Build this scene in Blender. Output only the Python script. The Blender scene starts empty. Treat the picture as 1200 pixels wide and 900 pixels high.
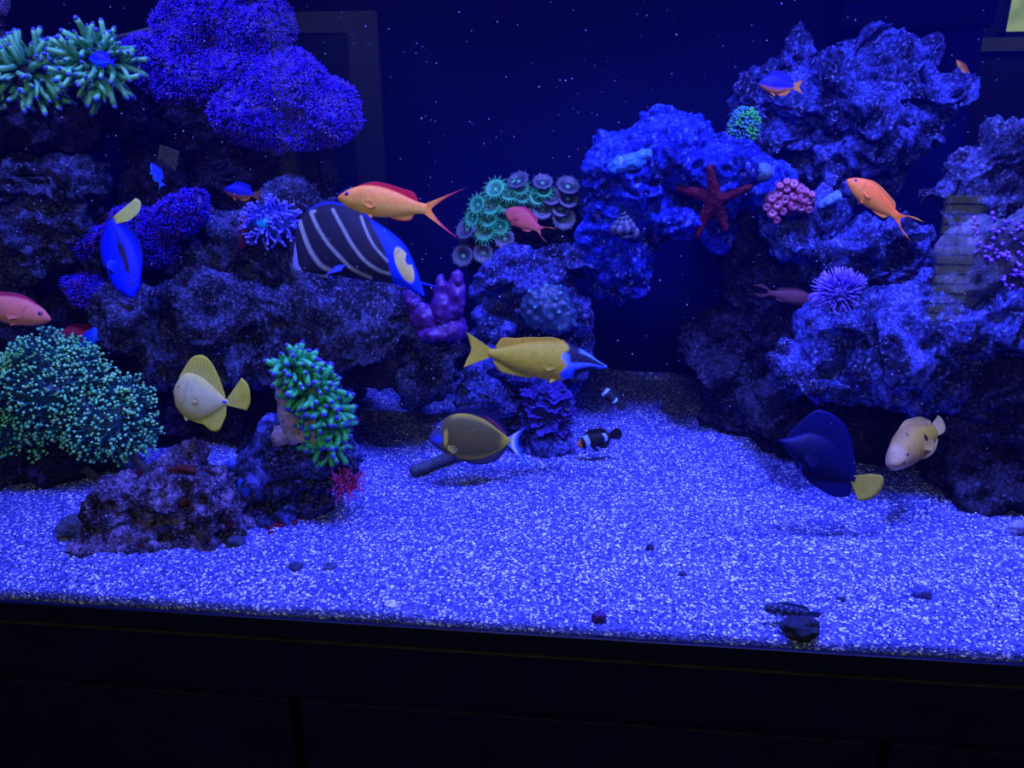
import bpy, math, random
import numpy as np
from mathutils import Matrix, Vector
from mathutils.bvhtree import BVHTree

random.seed(7)
RNG = np.random.default_rng(7)
SC = bpy.context.scene
COL = SC.collection

# ------------------------------------------------------------------ camera
F_PX = 930.0
CAM = np.array([0.0, -1.0, 0.73573826])
YAW, PITCH, ROLL = 0.10788247, 0.33603994, -0.00514875
FW = np.array([-math.sin(YAW)*math.cos(PITCH), math.cos(YAW)*math.cos(PITCH), -math.sin(PITCH)])
_rt = np.array([math.cos(YAW), math.sin(YAW), 0.0])
_up = np.cross(_rt, FW)
RT = _rt*math.cos(ROLL) + _up*math.sin(ROLL)
UP = -_rt*math.sin(ROLL) + _up*math.cos(ROLL)

def ray(px, py):
    d = FW + RT*(px-600)/F_PX - UP*(py-450)/F_PX
    return d

def P(px, py, Y):
    d = ray(px, py)
    return CAM + d*((Y-CAM[1])/d[1])

def G(px, py, z=0.0):
    d = ray(px, py)
    return CAM + d*((z-CAM[2])/d[2])

def S(px, py, Y):
    d = ray(px, py)
    return ((Y-CAM[1])/d[1])/F_PX

cam_data = bpy.data.cameras.new('camera')
cam = bpy.data.objects.new('camera', cam_data)
COL.objects.link(cam)
cam_data.sensor_width = 36.0
cam_data.lens = 36.0*F_PX/1200.0
cam_data.clip_start = 0.02
m = Matrix(((RT[0], UP[0], -FW[0], CAM[0]), (RT[1], UP[1], -FW[1], CAM[1]), (RT[2], UP[2], -FW[2], CAM[2]), (0, 0, 0, 1)))
cam.matrix_world = m
SC.camera = cam

# ------------------------------------------------------------------ noise (numpy)
def _hash(ix, iy, iz, seed):
    h = (ix.astype(np.int64)*374761393 + iy.astype(np.int64)*668265263 + iz.astype(np.int64)*2147483647 + seed*974634541) & 0xffffffff
    h = ((h ^ (h >> 13))*1274126177) & 0xffffffff
    h = ((h ^ (h >> 16))*2246822519) & 0xffffffff
    return ((h ^ (h >> 15)) & 0xffffff)/float(0xffffff)

def vnoise(p, seed=0):
    i = np.floor(p).astype(np.int64); f = p-i
    f = f*f*f*(f*(f*6-15)+10)
    r = 0
    for dx in (0, 1):
        for dy in (0, 1):
            for dz in (0, 1):
                w = (f[:, 0] if dx else 1-f[:, 0])*(f[:, 1] if dy else 1-f[:, 1])*(f[:, 2] if dz else 1-f[:, 2])
                r = r + w*_hash(i[:, 0]+dx, i[:, 1]+dy, i[:, 2]+dz, seed)
    return r*2-1

def fbm(p, octv=4, seed=0, gain=.5):
    a, r = 1.0, 0
    for k in range(octv):
        r = r + a*vnoise(p*(2.03**k)+k*17.3, seed+k); a *= gain
    return r

def worley(p, seed=0):
    i = np.floor(p).astype(np.int64)
    best = np.full(len(p), 9.0)
    for dx in (-1, 0, 1):
        for dy in (-1, 0, 1):
            for dz in (-1, 0, 1):
                c = i+np.array([dx, dy, dz])
                q = np.stack([_hash(c[:, 0], c[:, 1], c[:, 2], seed+s) for s in (1, 2, 3)], 1)+c
                best = np.minimum(best, ((q-p)**2).sum(1))
    return np.sqrt(best)

# ------------------------------------------------------------------ materials
def nodemat(name):
    m = bpy.data.materials.new(name); m.use_nodes = True
    nt = m.node_tree
    return m, nt, nt.nodes['Principled BSDF'], nt.nodes['Material Output']

def plain(name, rgb, rough=.5, spec=.5, metal=0., noise=.0, scale=30):
    m, nt, b, o = nodemat(name)
    b.inputs['Roughness'].default_value = rough
    b.inputs['Specular IOR Level'].default_value = spec
    b.inputs['Metallic'].default_value = metal
    n = nt.nodes.new('ShaderNodeTexNoise'); n.inputs['Scale'].default_value = scale
    r = nt.nodes.new('ShaderNodeValToRGB')
    lo = [c*(1-noise) for c in rgb]; hi = [min(1, c*(1+noise)) for c in rgb]
    r.color_ramp.elements[0].position = .3; r.color_ramp.elements[1].position = .7
    r.color_ramp.elements[0].color = (*lo, 1); r.color_ramp.elements[1].color = (*hi, 1)
    tc = nt.nodes.new('ShaderNodeTexCoord')
    nt.links.new(tc.outputs['Object'], n.inputs['Vector'])
    nt.links.new(n.outputs['Fac'], r.inputs['Fac']); nt.links.new(r.outputs['Color'], b.inputs['Base Color'])
    return m

def vcol_mat(name, rough=.45, spec=.4, bump=0., bscale=200, var=.12, vscale=120, sss=0.):
    m, nt, b, o = nodemat(name)
    a = nt.nodes.new('ShaderNodeAttribute'); a.attribute_name = 'Col'
    tc = nt.nodes.new('ShaderNodeTexCoord')
    n = nt.nodes.new('ShaderNodeTexNoise'); n.inputs['Scale'].default_value = vscale
    nt.links.new(tc.outputs['Object'], n.inputs['Vector'])
    mr = nt.nodes.new('ShaderNodeMapRange'); mr.inputs[1].default_value = .3; mr.inputs[2].default_value = .7
    mr.inputs[3].default_value = 1-var; mr.inputs[4].default_value = 1+var
    nt.links.new(n.outputs['Fac'], mr.inputs[0])
    mx = nt.nodes.new('ShaderNodeVectorMath'); mx.operation = 'SCALE'
    nt.links.new(a.outputs['Color'], mx.inputs[0]); nt.links.new(mr.outputs[0], mx.inputs['Scale'])
    nt.links.new(mx.outputs[0], b.inputs['Base Color'])
    b.inputs['Roughness'].default_value = rough; b.inputs['Specular IOR Level'].default_value = spec
    if bump:
        n2 = nt.nodes.new('ShaderNodeTexNoise'); n2.inputs['Scale'].default_value = bscale; n2.inputs['Detail'].default_value = 3
        nt.links.new(tc.outputs['Object'], n2.inputs['Vector'])
        bp = nt.nodes.new('ShaderNodeBump'); bp.inputs['Strength'].default_value = bump; bp.inputs['Distance'].default_value = .004
        nt.links.new(n2.outputs['Fac'], bp.inputs['Height']); nt.links.new(bp.outputs[0], b.inputs['Normal'])
    return m

def rock_mat(name, dark, mid, light, scale=14, fleck=(.5, .55, .9), pink=None):
    """porous live rock: patchy crusts of coralline growth in three colours"""
    m, nt, b, o = nodemat(name)
    L = nt.links.new; N = nt.nodes.new
    tc = N('ShaderNodeTexCoord')
    n1 = N('ShaderNodeTexNoise'); n1.inputs['Scale'].default_value = scale; n1.inputs['Detail'].default_value = 8; n1.inputs['Roughness'].default_value = .68
    L(tc.outputs['Object'], n1.inputs['Vector'])
    r = N('ShaderNodeValToRGB'); cr = r.color_ramp
    cr.elements[0].position = .40; cr.elements[0].color = (*dark, 1)
    cr.elements[1].position = .60; cr.elements[1].color = (*light, 1)
    e = cr.elements.new(.5); e.color = (*mid, 1)
    L(n1.outputs['Fac'], r.inputs['Fac'])
    n2 = N('ShaderNodeTexNoise'); n2.inputs['Scale'].default_value = scale*9; n2.inputs['Detail'].default_value = 5; n2.inputs['Roughness'].default_value = .7
    L(tc.outputs['Object'], n2.inputs['Vector'])
    fr = N('ShaderNodeMapRange'); fr.inputs[1].default_value = .56; fr.inputs[2].default_value = .66
    L(n2.outputs['Fac'], fr.inputs[0])
    mx = N('ShaderNodeMix'); mx.data_type = 'RGBA'
    fm = N('ShaderNodeMath'); fm.operation = 'MULTIPLY'; fm.inputs[1].default_value = .9
    L(fr.outputs[0], fm.inputs[0])
    L(fm.outputs[0], mx.inputs['Factor']); L(r.outputs['Color'], mx.inputs[6]); mx.inputs[7].default_value = (*fleck, 1)
    out = mx.outputs[2]
    dk = N('ShaderNodeMapRange'); dk.inputs[1].default_value = .36; dk.inputs[2].default_value = .52; dk.inputs[3].default_value = .12; dk.inputs[4].default_value = 1.0
    L(n2.outputs['Fac'], dk.inputs[0])
    vs = N('ShaderNodeVectorMath'); vs.operation = 'SCALE'
    L(out, vs.inputs[0]); L(dk.outputs[0], vs.inputs['Scale'])
    out = vs.outputs[0]
    if pink:
        n3 = N('ShaderNodeTexNoise'); n3.inputs['Scale'].default_value = scale*1.7; n3.inputs['Detail'].default_value = 4
        mp = N('ShaderNodeMapping'); mp.inputs['Location'].default_value = (3.1, 7.7, 1.3)
        L(tc.outputs['Object'], mp.inputs[0]); L(mp.outputs[0], n3.inputs['Vector'])
        pr = N('ShaderNodeMapRange'); pr.inputs[1].default_value = .58; pr.inputs[2].default_value = .66
        L(n3.outputs['Fac'], pr.inputs[0])
        mx2 = N('ShaderNodeMix'); mx2.data_type = 'RGBA'
        L(pr.outputs[0], mx2.inputs['Factor']); L(out, mx2.inputs[6]); mx2.inputs[7].default_value = (*pink, 1)
        out = mx2.outputs[2]
    L(out, b.inputs['Base Color'])
    b.inputs['Roughness'].default_value = .85; b.inputs['Specular IOR Level'].default_value = .15
    bp = N('ShaderNodeBump'); bp.inputs['Strength'].default_value = 1.0; bp.inputs['Distance'].default_value = .012
    n4 = N('ShaderNodeTexNoise'); n4.inputs['Scale'].default_value = 130; n4.inputs['Detail'].default_value = 6; n4.inputs['Roughness'].default_value = .7
    L(tc.outputs['Object'], n4.inputs['Vector'])
    L(n4.outputs['Fac'], bp.inputs['Height']); L(bp.outputs[0], b.inputs['Normal'])
    return m

M = {}
M['skin'] = vcol_mat('fish_skin', .55, .16, .2, 700, .10, 110)
M['fin'] = vcol_mat('fish_fin', .6, .12, 0, 100, .08, 90)
M['flesh'] = vcol_mat('coral_flesh', .4, .35, .15, 300, .14, 90)
M['crust'] = vcol_mat('crusty_growth', .8, .2, .7, 220, .4, 140)
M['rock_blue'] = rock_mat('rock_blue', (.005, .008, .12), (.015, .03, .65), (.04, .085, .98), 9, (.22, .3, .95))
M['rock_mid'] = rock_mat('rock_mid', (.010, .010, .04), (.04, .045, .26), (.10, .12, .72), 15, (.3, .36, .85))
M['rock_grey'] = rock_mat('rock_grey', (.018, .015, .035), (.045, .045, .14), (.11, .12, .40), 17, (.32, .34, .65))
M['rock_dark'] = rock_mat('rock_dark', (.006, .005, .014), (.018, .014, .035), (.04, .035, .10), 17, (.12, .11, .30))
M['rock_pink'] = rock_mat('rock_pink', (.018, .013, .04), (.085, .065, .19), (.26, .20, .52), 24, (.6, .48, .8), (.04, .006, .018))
M['black'] = plain('black_acrylic', (.002, .003, .07), .7, .06, 0, .2, 12)
M['edge_highlight'] = plain('black_edge_highlight', (.012, .013, .05), .6, .2, 0, .6, 40)  # lighter colour for the highlight lines painted along the cabinet edges
M['trim'] = plain('black_plastic_frame', (.002, .003, .06), .4, .3, 0, .2, 20)
M['back'] = plain('navy_back_panel', (.0012, .0015, .05), .7, .1, 0, .3, 3)
M['wall'] = plain('dim_wall_paint', (.05, .052, .06), .8, .2, 0, .06, 2)
M['floorboard'] = plain('dim_carpet', (.03, .028, .028), .9, .1, 0, .2, 40)

# ------------------------------------------------------------------ mesh helpers
def mk(name, V, F, mat, parent=None, col=None, smooth=True, loc=None):
    V = np.asarray(V, dtype=float)
    if loc is not None: V = V-np.asarray(loc)
    me = bpy.data.meshes.new(name)
    me.from_pydata(V.tolist(), [], F if isinstance(F, list) else F.tolist())
    if col is not None:
        at = me.color_attributes.new('Col', 'FLOAT_COLOR', 'POINT')
        c = np.ones((len(V), 4)); c[:, :3] = col
        at.data.foreach_set('color', c.ravel())
    if smooth: me.polygons.foreach_set('use_smooth', [True]*len(me.polygons))
    me.materials.append(mat)
    me.update()
    o = bpy.data.objects.new(name, me); COL.objects.link(o)
    if parent is not None: o.parent = parent
    elif loc is not None: o.location = loc
    return o

def tag(o, label=None, cat=None, group=None, kind=None):
    if label: o['label'] = label
    if cat: o['category'] = cat
    if group: o['group'] = group
    if kind: o['kind'] = kind
    return o

def empty(name, loc, label=None, cat=None, group=None):
    o = bpy.data.objects.new(name, None); COL.objects.link(o)
    o.empty_display_size = .02
    o.location = loc
    return tag(o, label, cat, group)

def box(x0, x1, y0, y1, z0, z1):
    V = [(x, y, z) for x in (x0, x1) for y in (y0, y1) for z in (z0, z1)]
    F = [[0, 1, 3, 2], [4, 6, 7, 5], [0, 4, 5, 1], [2, 3, 7, 6], [0, 2, 6, 4], [1, 5, 7, 3]]
    return np.array(V, float), F

def bevel(o, w=.004, n=2):
    b = o.modifiers.new('bevel', 'BEVEL'); b.width = w; b.segments = n
    return o

def join(parts):
    Vs, Fs, Cs, n = [], [], [], 0
    for V, F, C in parts:
        V = np.asarray(V, float)
        Vs.append(V); Fs += [[i+n for i in f] for f in F]; n += len(V)
        Cs.append(np.broadcast_to(np.asarray(C, float), (len(V), 3)))
    return np.concatenate(Vs), Fs, np.concatenate(Cs)

def cr(pts, n):
    """Catmull-Rom resample of control points"""
    p = np.asarray(pts, float)
    if len(p) == 2: return p[0]+(p[1]-p[0])*np.linspace(0, 1, n)[:, None]
    q = np.vstack([2*p[0]-p[1], p, 2*p[-1]-p[-2]])
    t = np.linspace(0, len(p)-1, n); i = np.minimum(t.astype(int), len(p)-2); f = (t-i)[:, None]
    a, b, c, d = q[i], q[i+1], q[i+2], q[i+3]
    return .5*(2*b+(c-a)*f+(2*a-5*b+4*c-d)*f*f+(3*b-a-3*c+d)*f**3)

def tube(path, radii, k=8, cap=True):
    p = np.asarray(path, float); n = len(p); r = np.broadcast_to(radii, (n,))
    T = np.gradient(p, axis=0); T /= np.linalg.norm(T, axis=1)[:, None]+1e-12
    a = np.array([0, 0, 1.]) if abs(T[0][2]) < .9 else np.array([1., 0, 0])
    V = []
    u = np.cross(T[0], a); u /= np.linalg.norm(u)
    for j in range(n):
        u = u-T[j]*(u@T[j]); u /= np.linalg.norm(u)+1e-12
        w = np.cross(T[j], u)
        for i in range(k):
            an = 2*math.pi*i/k
            V.append(p[j]+r[j]*(u*math.cos(an)+w*math.sin(an)))
    F = [[j*k+i, j*k+(i+1) % k, (j+1)*k+(i+1) % k, (j+1)*k+i] for j in range(n-1) for i in range(k)]
    if cap:
        F.append([i for i in range(k)][::-1]); F.append([(n-1)*k+i for i in range(k)])
    return np.array(V), F

def ball(c, r, nu=12, nv=8):
    V, F = [], []
    c = np.asarray(c, float); r = np.broadcast_to(r, (3,))
    V.append(c+[0, 0, r[2]])
    for j in range(1, nv):
        ph = math.pi*j/nv
        for i in range(nu):
            th = 2*math.pi*i/nu
            V.append(c+r*[math.sin(ph)*math.cos(th), math.sin(ph)*math.sin(th), math.cos(ph)])
    V.append(c-[0, 0, r[2]])
    for i in range(nu): F.append([0, 1+i, 1+(i+1) % nu])
    for j in range(nv-2):
        for i in range(nu):
            a = 1+j*nu+i; b = 1+j*nu+(i+1) % nu
            F.append([a, a+nu, b+nu, b])
    e = len(V)-1
    for i in range(nu): F.append([e, 1+(nv-2)*nu+(i+1) % nu, 1+(nv-2)*nu+i])
    return np.array(V), F

def frame_to(n, roll=0.0):
    """rotation whose +Z points along n"""
    z = np.asarray(n, float); z = z/np.linalg.norm(z)
    a = np.array([0, 0, 1.]) if abs(z[2]) < .95 else np.array([1., 0, 0])
    x = np.cross(a, z); x /= np.linalg.norm(x); y = np.cross(z, x)
    x2 = x*math.cos(roll)+y*math.sin(roll); y2 = np.cross(z, x2)
    return np.stack([x2, y2, z], 1)

def scatter(parent, name, variants, items, mat, limit=100, stuff_name=None):
    """items: (variant index, 3x3 rotation*scale, position in the parent's own space).
    The nearest ones become parts of their own, the rest one part of kind 'stuff'."""
    base = Vector(parent.location)
    def near(it): return np.linalg.norm(np.array(it[2])+np.array(base)-CAM)
    items = sorted(items, key=near)
    cache = {}
    for vi, R, p in items[:limit]:
        if vi not in cache:
            V, F, C = variants[vi]
            cache[vi] = mk(name, V, F, mat, parent, C)
            o = cache[vi]
        else:
            o = cache[vi].copy(); COL.objects.link(o); o.parent = parent
        Mx = Matrix(np.asarray(R).tolist()).to_4x4(); Mx.translation = Vector(p)
        o.matrix_basis = Mx
    rest = items[limit:]
    if rest:
        Vs, Fs, Cs, n = [], [], [], 0
        for vi, R, p in rest:
            V, F, C = variants[vi]
            W = V@np.asarray(R).T+np.asarray(p)
            Vs.append(W); Fs += [[i+n for i in f] for f in F]; n += len(W)
            Cs.append(np.broadcast_to(np.asarray(C, float), (len(W), 3)))
        o = mk(stuff_name or name, np.concatenate(Vs), Fs, mat, parent, np.concatenate(Cs))
        o['kind'] = 'stuff'

# ------------------------------------------------------------------ rock builder
XL, XR = -1.75, P(1142, 100, 1.15)[0]      # ends of the tank
BVHS = {}
def voxelize(balls, vox):
    """balls: (centre, radii) -> one watertight skin around all of them"""
    Vs, Fs, n = [], [], 0
    for c, r in balls:
        V, F = ball(c, r, 24, 16)
        Vs.append(V); Fs += [[i+n for i in f] for f in F]; n += len(V)
    me = bpy.data.meshes.new('tmp'); me.from_pydata(np.concatenate(Vs).tolist(), [], Fs)
    o = bpy.data.objects.new('tmp', me); COL.objects.link(o)
    md = o.modifiers.new('r', 'REMESH'); md.mode = 'VOXEL'; md.voxel_size = vox
    dg = bpy.context.evaluated_depsgraph_get()
    ev = o.evaluated_get(dg); m2 = ev.to_mesh()
    nv = len(m2.vertices); V = np.empty(nv*3); m2.vertices.foreach_get('co', V); V = V.reshape(-1, 3)
    N = np.empty(nv*3); m2.vertices.foreach_get('normal', N); N = N.reshape(-1, 3)
    F = [list(p.vertices) for p in m2.polygons]
    ev.to_mesh_clear(); bpy.data.objects.remove(o); bpy.data.meshes.remove(me)
    return V, N, F

def roughen(V, N, seed, amp=.03, pit=.012, warp=.02, fine=.006, pf=38):
    W = V.copy()
    w = np.stack([fbm(V*9+k*31.7, 3, seed+k*7) for k in range(3)], 1)
    W += w*warp
    big = fbm(V*7+5, 4, seed+40, .55)
    W += N*(big*amp)[:, None]
    ridg = 1-2*np.abs(fbm(V*22+9, 3, seed+60))
    W += N*(ridg*fine)[:, None]
    ww = worley(V*pf*.55+w*.6, seed+80)
    W -= N*(np.clip(.42-ww, 0, 1)*pit*3.2)[:, None]
    w2 = worley(V*pf*1.25+w*.6, seed+90)
    W -= N*(np.clip(.40-w2, 0, 1)*pit*1.6)[:, None]
    W += N*((1-2*np.abs(fbm(V*60+3, 2, seed+95)))*fine*.45)[:, None]
    return W

def rock(label, Y, blobs, mat, seed, vox=.0052, amp=.034, pit=.020, warp=.026, fine=.011, pf=38, name='live_rock', cat='rock', key=None, floor=True, group=None):
    balls = []
    for b in blobs:
        px, py, rx, ry = b[:4]; dY = b[4] if len(b) > 4 else 0.0; dz = b[5] if len(b) > 5 else .9
        c = P(px, py, Y+dY); s = S(px, py, Y+dY)
        balls.append((c, np.array([rx*s, (rx+ry)*.5*s*dz, ry*s])))
    V, N, F = voxelize(balls, vox)
    V = roughen(V, N, seed, amp, pit, warp, fine, pf)
    V[:, 2] = np.maximum(V[:, 2], -.03)
    V[:, 1] = np.clip(V[:, 1], .03, 1.13); V[:, 0] = np.clip(V[:, 0], XL+.03, XR-.03)
    base = np.array([V[:, 0].mean(), V[:, 1].mean(), V[:, 2].min()])
    o = mk(name, V, F, mat, None, None, True, base)
    tag(o, label, cat, group)
    BVHS[key or label] = BVHTree.FromPolygons(V.tolist(), F)
    return o

def hit(px, py, keys=None, default=.6):
    """where the line of sight through a pixel meets the rocks: point, normal"""
    d = Vector(ray(px, py)).normalized(); o = Vector(CAM); best = None
    for k, t in BVHS.items():
        if keys and k not in keys: continue
        r = t.ray_cast(o, d)
        if r[0] is not None and (best is None or r[3] < best[2]): best = (r[0], r[1], r[3])
    if best is None: return P(px, py, default), -FW
    n = np.array(best[1])
    if n@np.array(d) > 0: n = -n
    return np.array(best[0]), n

# ------------------------------------------------------------------ room and tank
D = 1.15
TOP = 1.12
def struct(name, V, F, mat):
    o = mk(name, V, F, mat, None, None, False); o['kind'] = 'structure'; return o
RX0, RX1, RY0, RY1, RZ0, RZ1 = -3.2, 3.4, -3.4, 2.3, -.85, 2.3
struct('floor', *box(RX0, RX1, RY0, RY1, RZ0-.1, RZ0), M['floorboard'])
struct('ceiling', *box(RX0, RX1, RY0, RY1, RZ1, RZ1+.1), M['wall'])
struct('wall_left', *box(RX0-.1, RX0, RY0, RY1, RZ0, RZ1), M['wall'])
struct('wall_right', *box(RX1, RX1+.1, RY0, RY1, RZ0, RZ1), M['wall'])

def wall_with_hole(name, y0, y1, hx0, hx1, hz0, hz1):
    parts = []
    for a in ((RX0, hx0, RZ0, RZ1), (hx1, RX1, RZ0, RZ1), (hx0, hx1, RZ0, hz0), (hx0, hx1, hz1, RZ1)):
        V, F = box(a[0], a[1], y0, y1, a[2], a[3]); parts.append((V, F, (0, 0, 0)))
    V, F, C = join(parts)
    return struct(name, V, F, M['wall'])

def emis(name, colr, strength, noise=None):
    m, nt, b, o = nodemat(name)
    nt.nodes.remove(b)
    e = nt.nodes.new('ShaderNodeEmission'); e.inputs['Strength'].default_value = strength
    e.inputs['Color'].default_value = (*colr, 1)
    if noise:
        n = nt.nodes.new('ShaderNodeTexNoise'); n.inputs['Scale'].default_value = 6
        r = nt.nodes.new('ShaderNodeValToRGB')
        r.color_ramp.elements[0].position = .42; r.color_ramp.elements[0].color = (*noise, 1)
        r.color_ramp.elements[1].position = .6; r.color_ramp.elements[1].color = (*colr, 1)
        tc = nt.nodes.new('ShaderNodeTexCoord')
        nt.links.new(tc.outputs['Object'], n.inputs[0]); nt.links.new(n.outputs['Fac'], r.inputs[0]); nt.links.new(r.outputs[0], e.inputs['Color'])
    nt.links.new(e.outputs[0], o.inputs[0])
    return m

M['white_frame'] = plain('window_frame_paint', (.3, .32, .34), .5, .3, 0, .05, 8)
# window beyond the tank's right end
a = P(1167, 46, RY1); bq = P(1290, -70, RY1)
hx0, hz0, hx1, hz1 = a[0], a[2], bq[0], bq[2]
wall_with_hole('wall_back', RY1, RY1+.12, hx0, hx1, hz0, hz1)
wf = []
for q in ((hx0, hx0+.03, hz0, hz1), (hx1-.03, hx1, hz0, hz1), (hx0, hx1, hz0, hz0+.025), (hx0, hx1, hz1-.03, hz1), (hx0+.115, hx0+.13, hz0, hz1)):
    V, F = box(q[0], q[1], RY1+.0, RY1+.05, q[2], q[3]); wf.append((V, F, (0, 0, 0)))
V, F, C = join(wf)
w1 = struct('window_1', V, F, plain('dark_window_frame', (.02, .022, .03), .5))
mk('window_pane', *box(hx0, hx1, RY1+.06, RY1+.07, hz0, hz1), emis('daylit_garden', (.55, .6, .22), 1.0, (.22, .3, .08)), w1, None, False)
mk('window_sill', *box(hx0-.15, hx1+.1, RY1-.09, RY1, hz0-.045, hz0), M['white_frame'], w1, None, False)

# window with blinds behind the viewer: its reflection hangs in the front glass
def mirror(px, py, Y):
    p = P(px, py, Y); return np.array([p[0], -p[1], p[2]])
a = mirror(1078, 385, -RY0); bq = mirror(1172, 222, -RY0)
wx0, wz0, wx1, wz1 = a[0], a[2], bq[0], bq[2]
wall_with_hole('wall_front', RY0-.12, RY0, wx0, wx1, wz0, wz1)
V, F, C = join([(*box(q[0], q[1], RY0-.1, RY0-.03, q[2], q[3]), (0, 0, 0)) for q in
                ((wx0, wx0+.03, wz0, wz1), (wx1-.03, wx1, wz0, wz1), (wx0, wx1, wz0, wz0+.03), (wx0, wx1, wz1-.03, wz1))])
w2 = struct('window_2', V, F, M['white_frame'])
mk('window_pane', *box(wx0, wx1, RY0-.12, RY0-.11, wz0, wz1), emis('daylight_behind_blinds', (.72, .85, .62), .6), w2, None, False)
sl = []
ns = 14
for i in range(ns):
    z = wz0+(wz1-wz0)*(i+.5)/ns; h = (wz1-wz0)/ns*.07
    V, F = box(wx0, wx1, RY0-.06, RY0-.05, z-h, z+h); sl.append((V, F, (0, 0, 0)))
V, F, C = join(sl)
mk('blind', V, F, M['white_frame'], w2, None, False)

# white door in the wall behind the viewer, faintly mirrored in the front glass
a = mirror(352, 158, -RY0); bq = mirror(446, 14, -RY0)
dx0, dz0, dx1, dz1 = a[0], a[2], bq[0], bq[2]
d1 = struct('door_1', *box(dx0, dx1-.16, RY0, RY0+.03, RZ0, dz1-.1), plain('door_grey_paint', (.22, .23, .25), .6, .2, 0, .05, 4))
V, F, C = join([(*box(q[0], q[1], RY0, RY0+.06, q[2], q[3]), (0, 0, 0)) for q in ((dx1-.16, dx1, RZ0, dz1), (dx0-.1, dx0, RZ0, dz1), (dx0, dx1-.16, dz1-.1, dz1))])
mk('door_frame', V, F, plain('door_white_paint', (.75, .77, .78), .5, .2, 0, .05, 4), d1, None, False)
DOOR_AT = ((dx0+dx1)/2, (dz0+dz1)/2)

# aquarium
def glass_mat(name, tint=(.93, .96, 1.0)):
    m, nt, b, o = nodemat(name)
    nt.nodes.remove(b)
    t = nt.nodes.new('ShaderNodeBsdfTransparent'); t.inputs[0].default_value = (*tint, 1)
    g = nt.nodes.new('ShaderNodeBsdfGlossy'); g.inputs['Roughness'].default_value = 0.0
    f = nt.nodes.new('ShaderNodeFresnel')
    ge = nt.nodes.new('ShaderNodeNewGeometry'); mr = nt.nodes.new('ShaderNodeMapRange')   # same reflectance on both faces of the sheet
    mr.inputs[3].default_value = 1.45; mr.inputs[4].default_value = 1/1.45
    nt.links.new(ge.outputs['Backfacing'], mr.inputs[0]); nt.links.new(mr.outputs[0], f.inputs[0])
    x = nt.nodes.new('ShaderNodeMixShader')
    nt.links.new(f.outputs[0], x.inputs[0]); nt.links.new(t.outputs[0], x.inputs[1]); nt.links.new(g.outputs[0], x.inputs[2])
    nt.links.new(x.outputs[0], o.inputs[0])
    return m
M['glass'] = glass_mat('clear_glass')
aq = empty('aquarium', ((XL+XR)/2, 0, -.032), 'large rectangular reef aquarium with black bottom frame standing on black cabinet', 'aquarium')
L0 = np.array(aq.location)
def apart(name, b, mat, bev=None):
    V, F = b
    o = mk(name, V-L0, F, mat, aq, None, False)
    if bev: bevel(o, bev)
    return o
apart('front_pane', box(XL, XR, -.012, 0, -.03, TOP), M['glass'])
apart('side_pane', box(XR, XR+.012, 0, D, -.03, TOP), M['glass'])
apart('side_pane', box(XL-.012, XL, 0, D, -.03, TOP), M['glass'])
apart('back_panel', box(XL, XR, D, D+.012, -.03, TOP), M['back'])
apart('bottom_panel', box(XL, XR, 0, D, -.045, -.031), M['black'])
apart('bottom_frame', box(XL-.02, XR+.02, -.02, -.0125, -.034, 0), M['trim'], .0015)
apart('top_frame', box(XL-.02, XR+.02, -.02, -.0125, TOP-.02, TOP+.02), M['trim'], .003)

# cabinet under it
st = empty('aquarium_stand', ((XL+XR)/2, .3, RZ0), 'black cabinet with plain doors carrying the aquarium', 'cabinet')
L0s = np.array(st.location)
def spart(name, b, mat, bev=None):
    o = mk(name, b[0]-L0s, b[1], mat, st, None, False)
    if bev: bevel(o, bev)
    return o
zf = -.145
XS0, XS1 = XL-.03, XR+.03
spart('body', box(XS0, XS1, .012, D+.02, RZ0, -.047), M['black'])
spart('top_highlight', box(XS0, XS1, -.023, .011, -.0385, -.0348), M['edge_highlight'], .001)  # thin strip coloured as the highlight line under the frame
spart('fascia', box(XS0, XS1, -.02, .011, zf+.002, -.039), M['black'], .002)
g0 = P(341, 829, -.02)[0]; g1 = P(357, 832, -.02)[0]
dw = .86
for x0, x1 in ((g0-dw, g0), (g1, g1+dw), (g0-2*dw-.03, g0-dw-.03), (g1+dw+.03, XS1)):
    d = spart('door', box(x0, x1, -.024, .011, RZ0+.06, zf-.004), M['black'], .002)
    e = mk('door_highlight', box(x0, x1, -.0245, -.0235, zf-.0042, zf-.003)[0]-L0s, box(0, 1, 0, 1, 0, 1)[1], M['edge_highlight'], d, None, False)  # thin strip coloured as the highlight along the door gap

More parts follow.
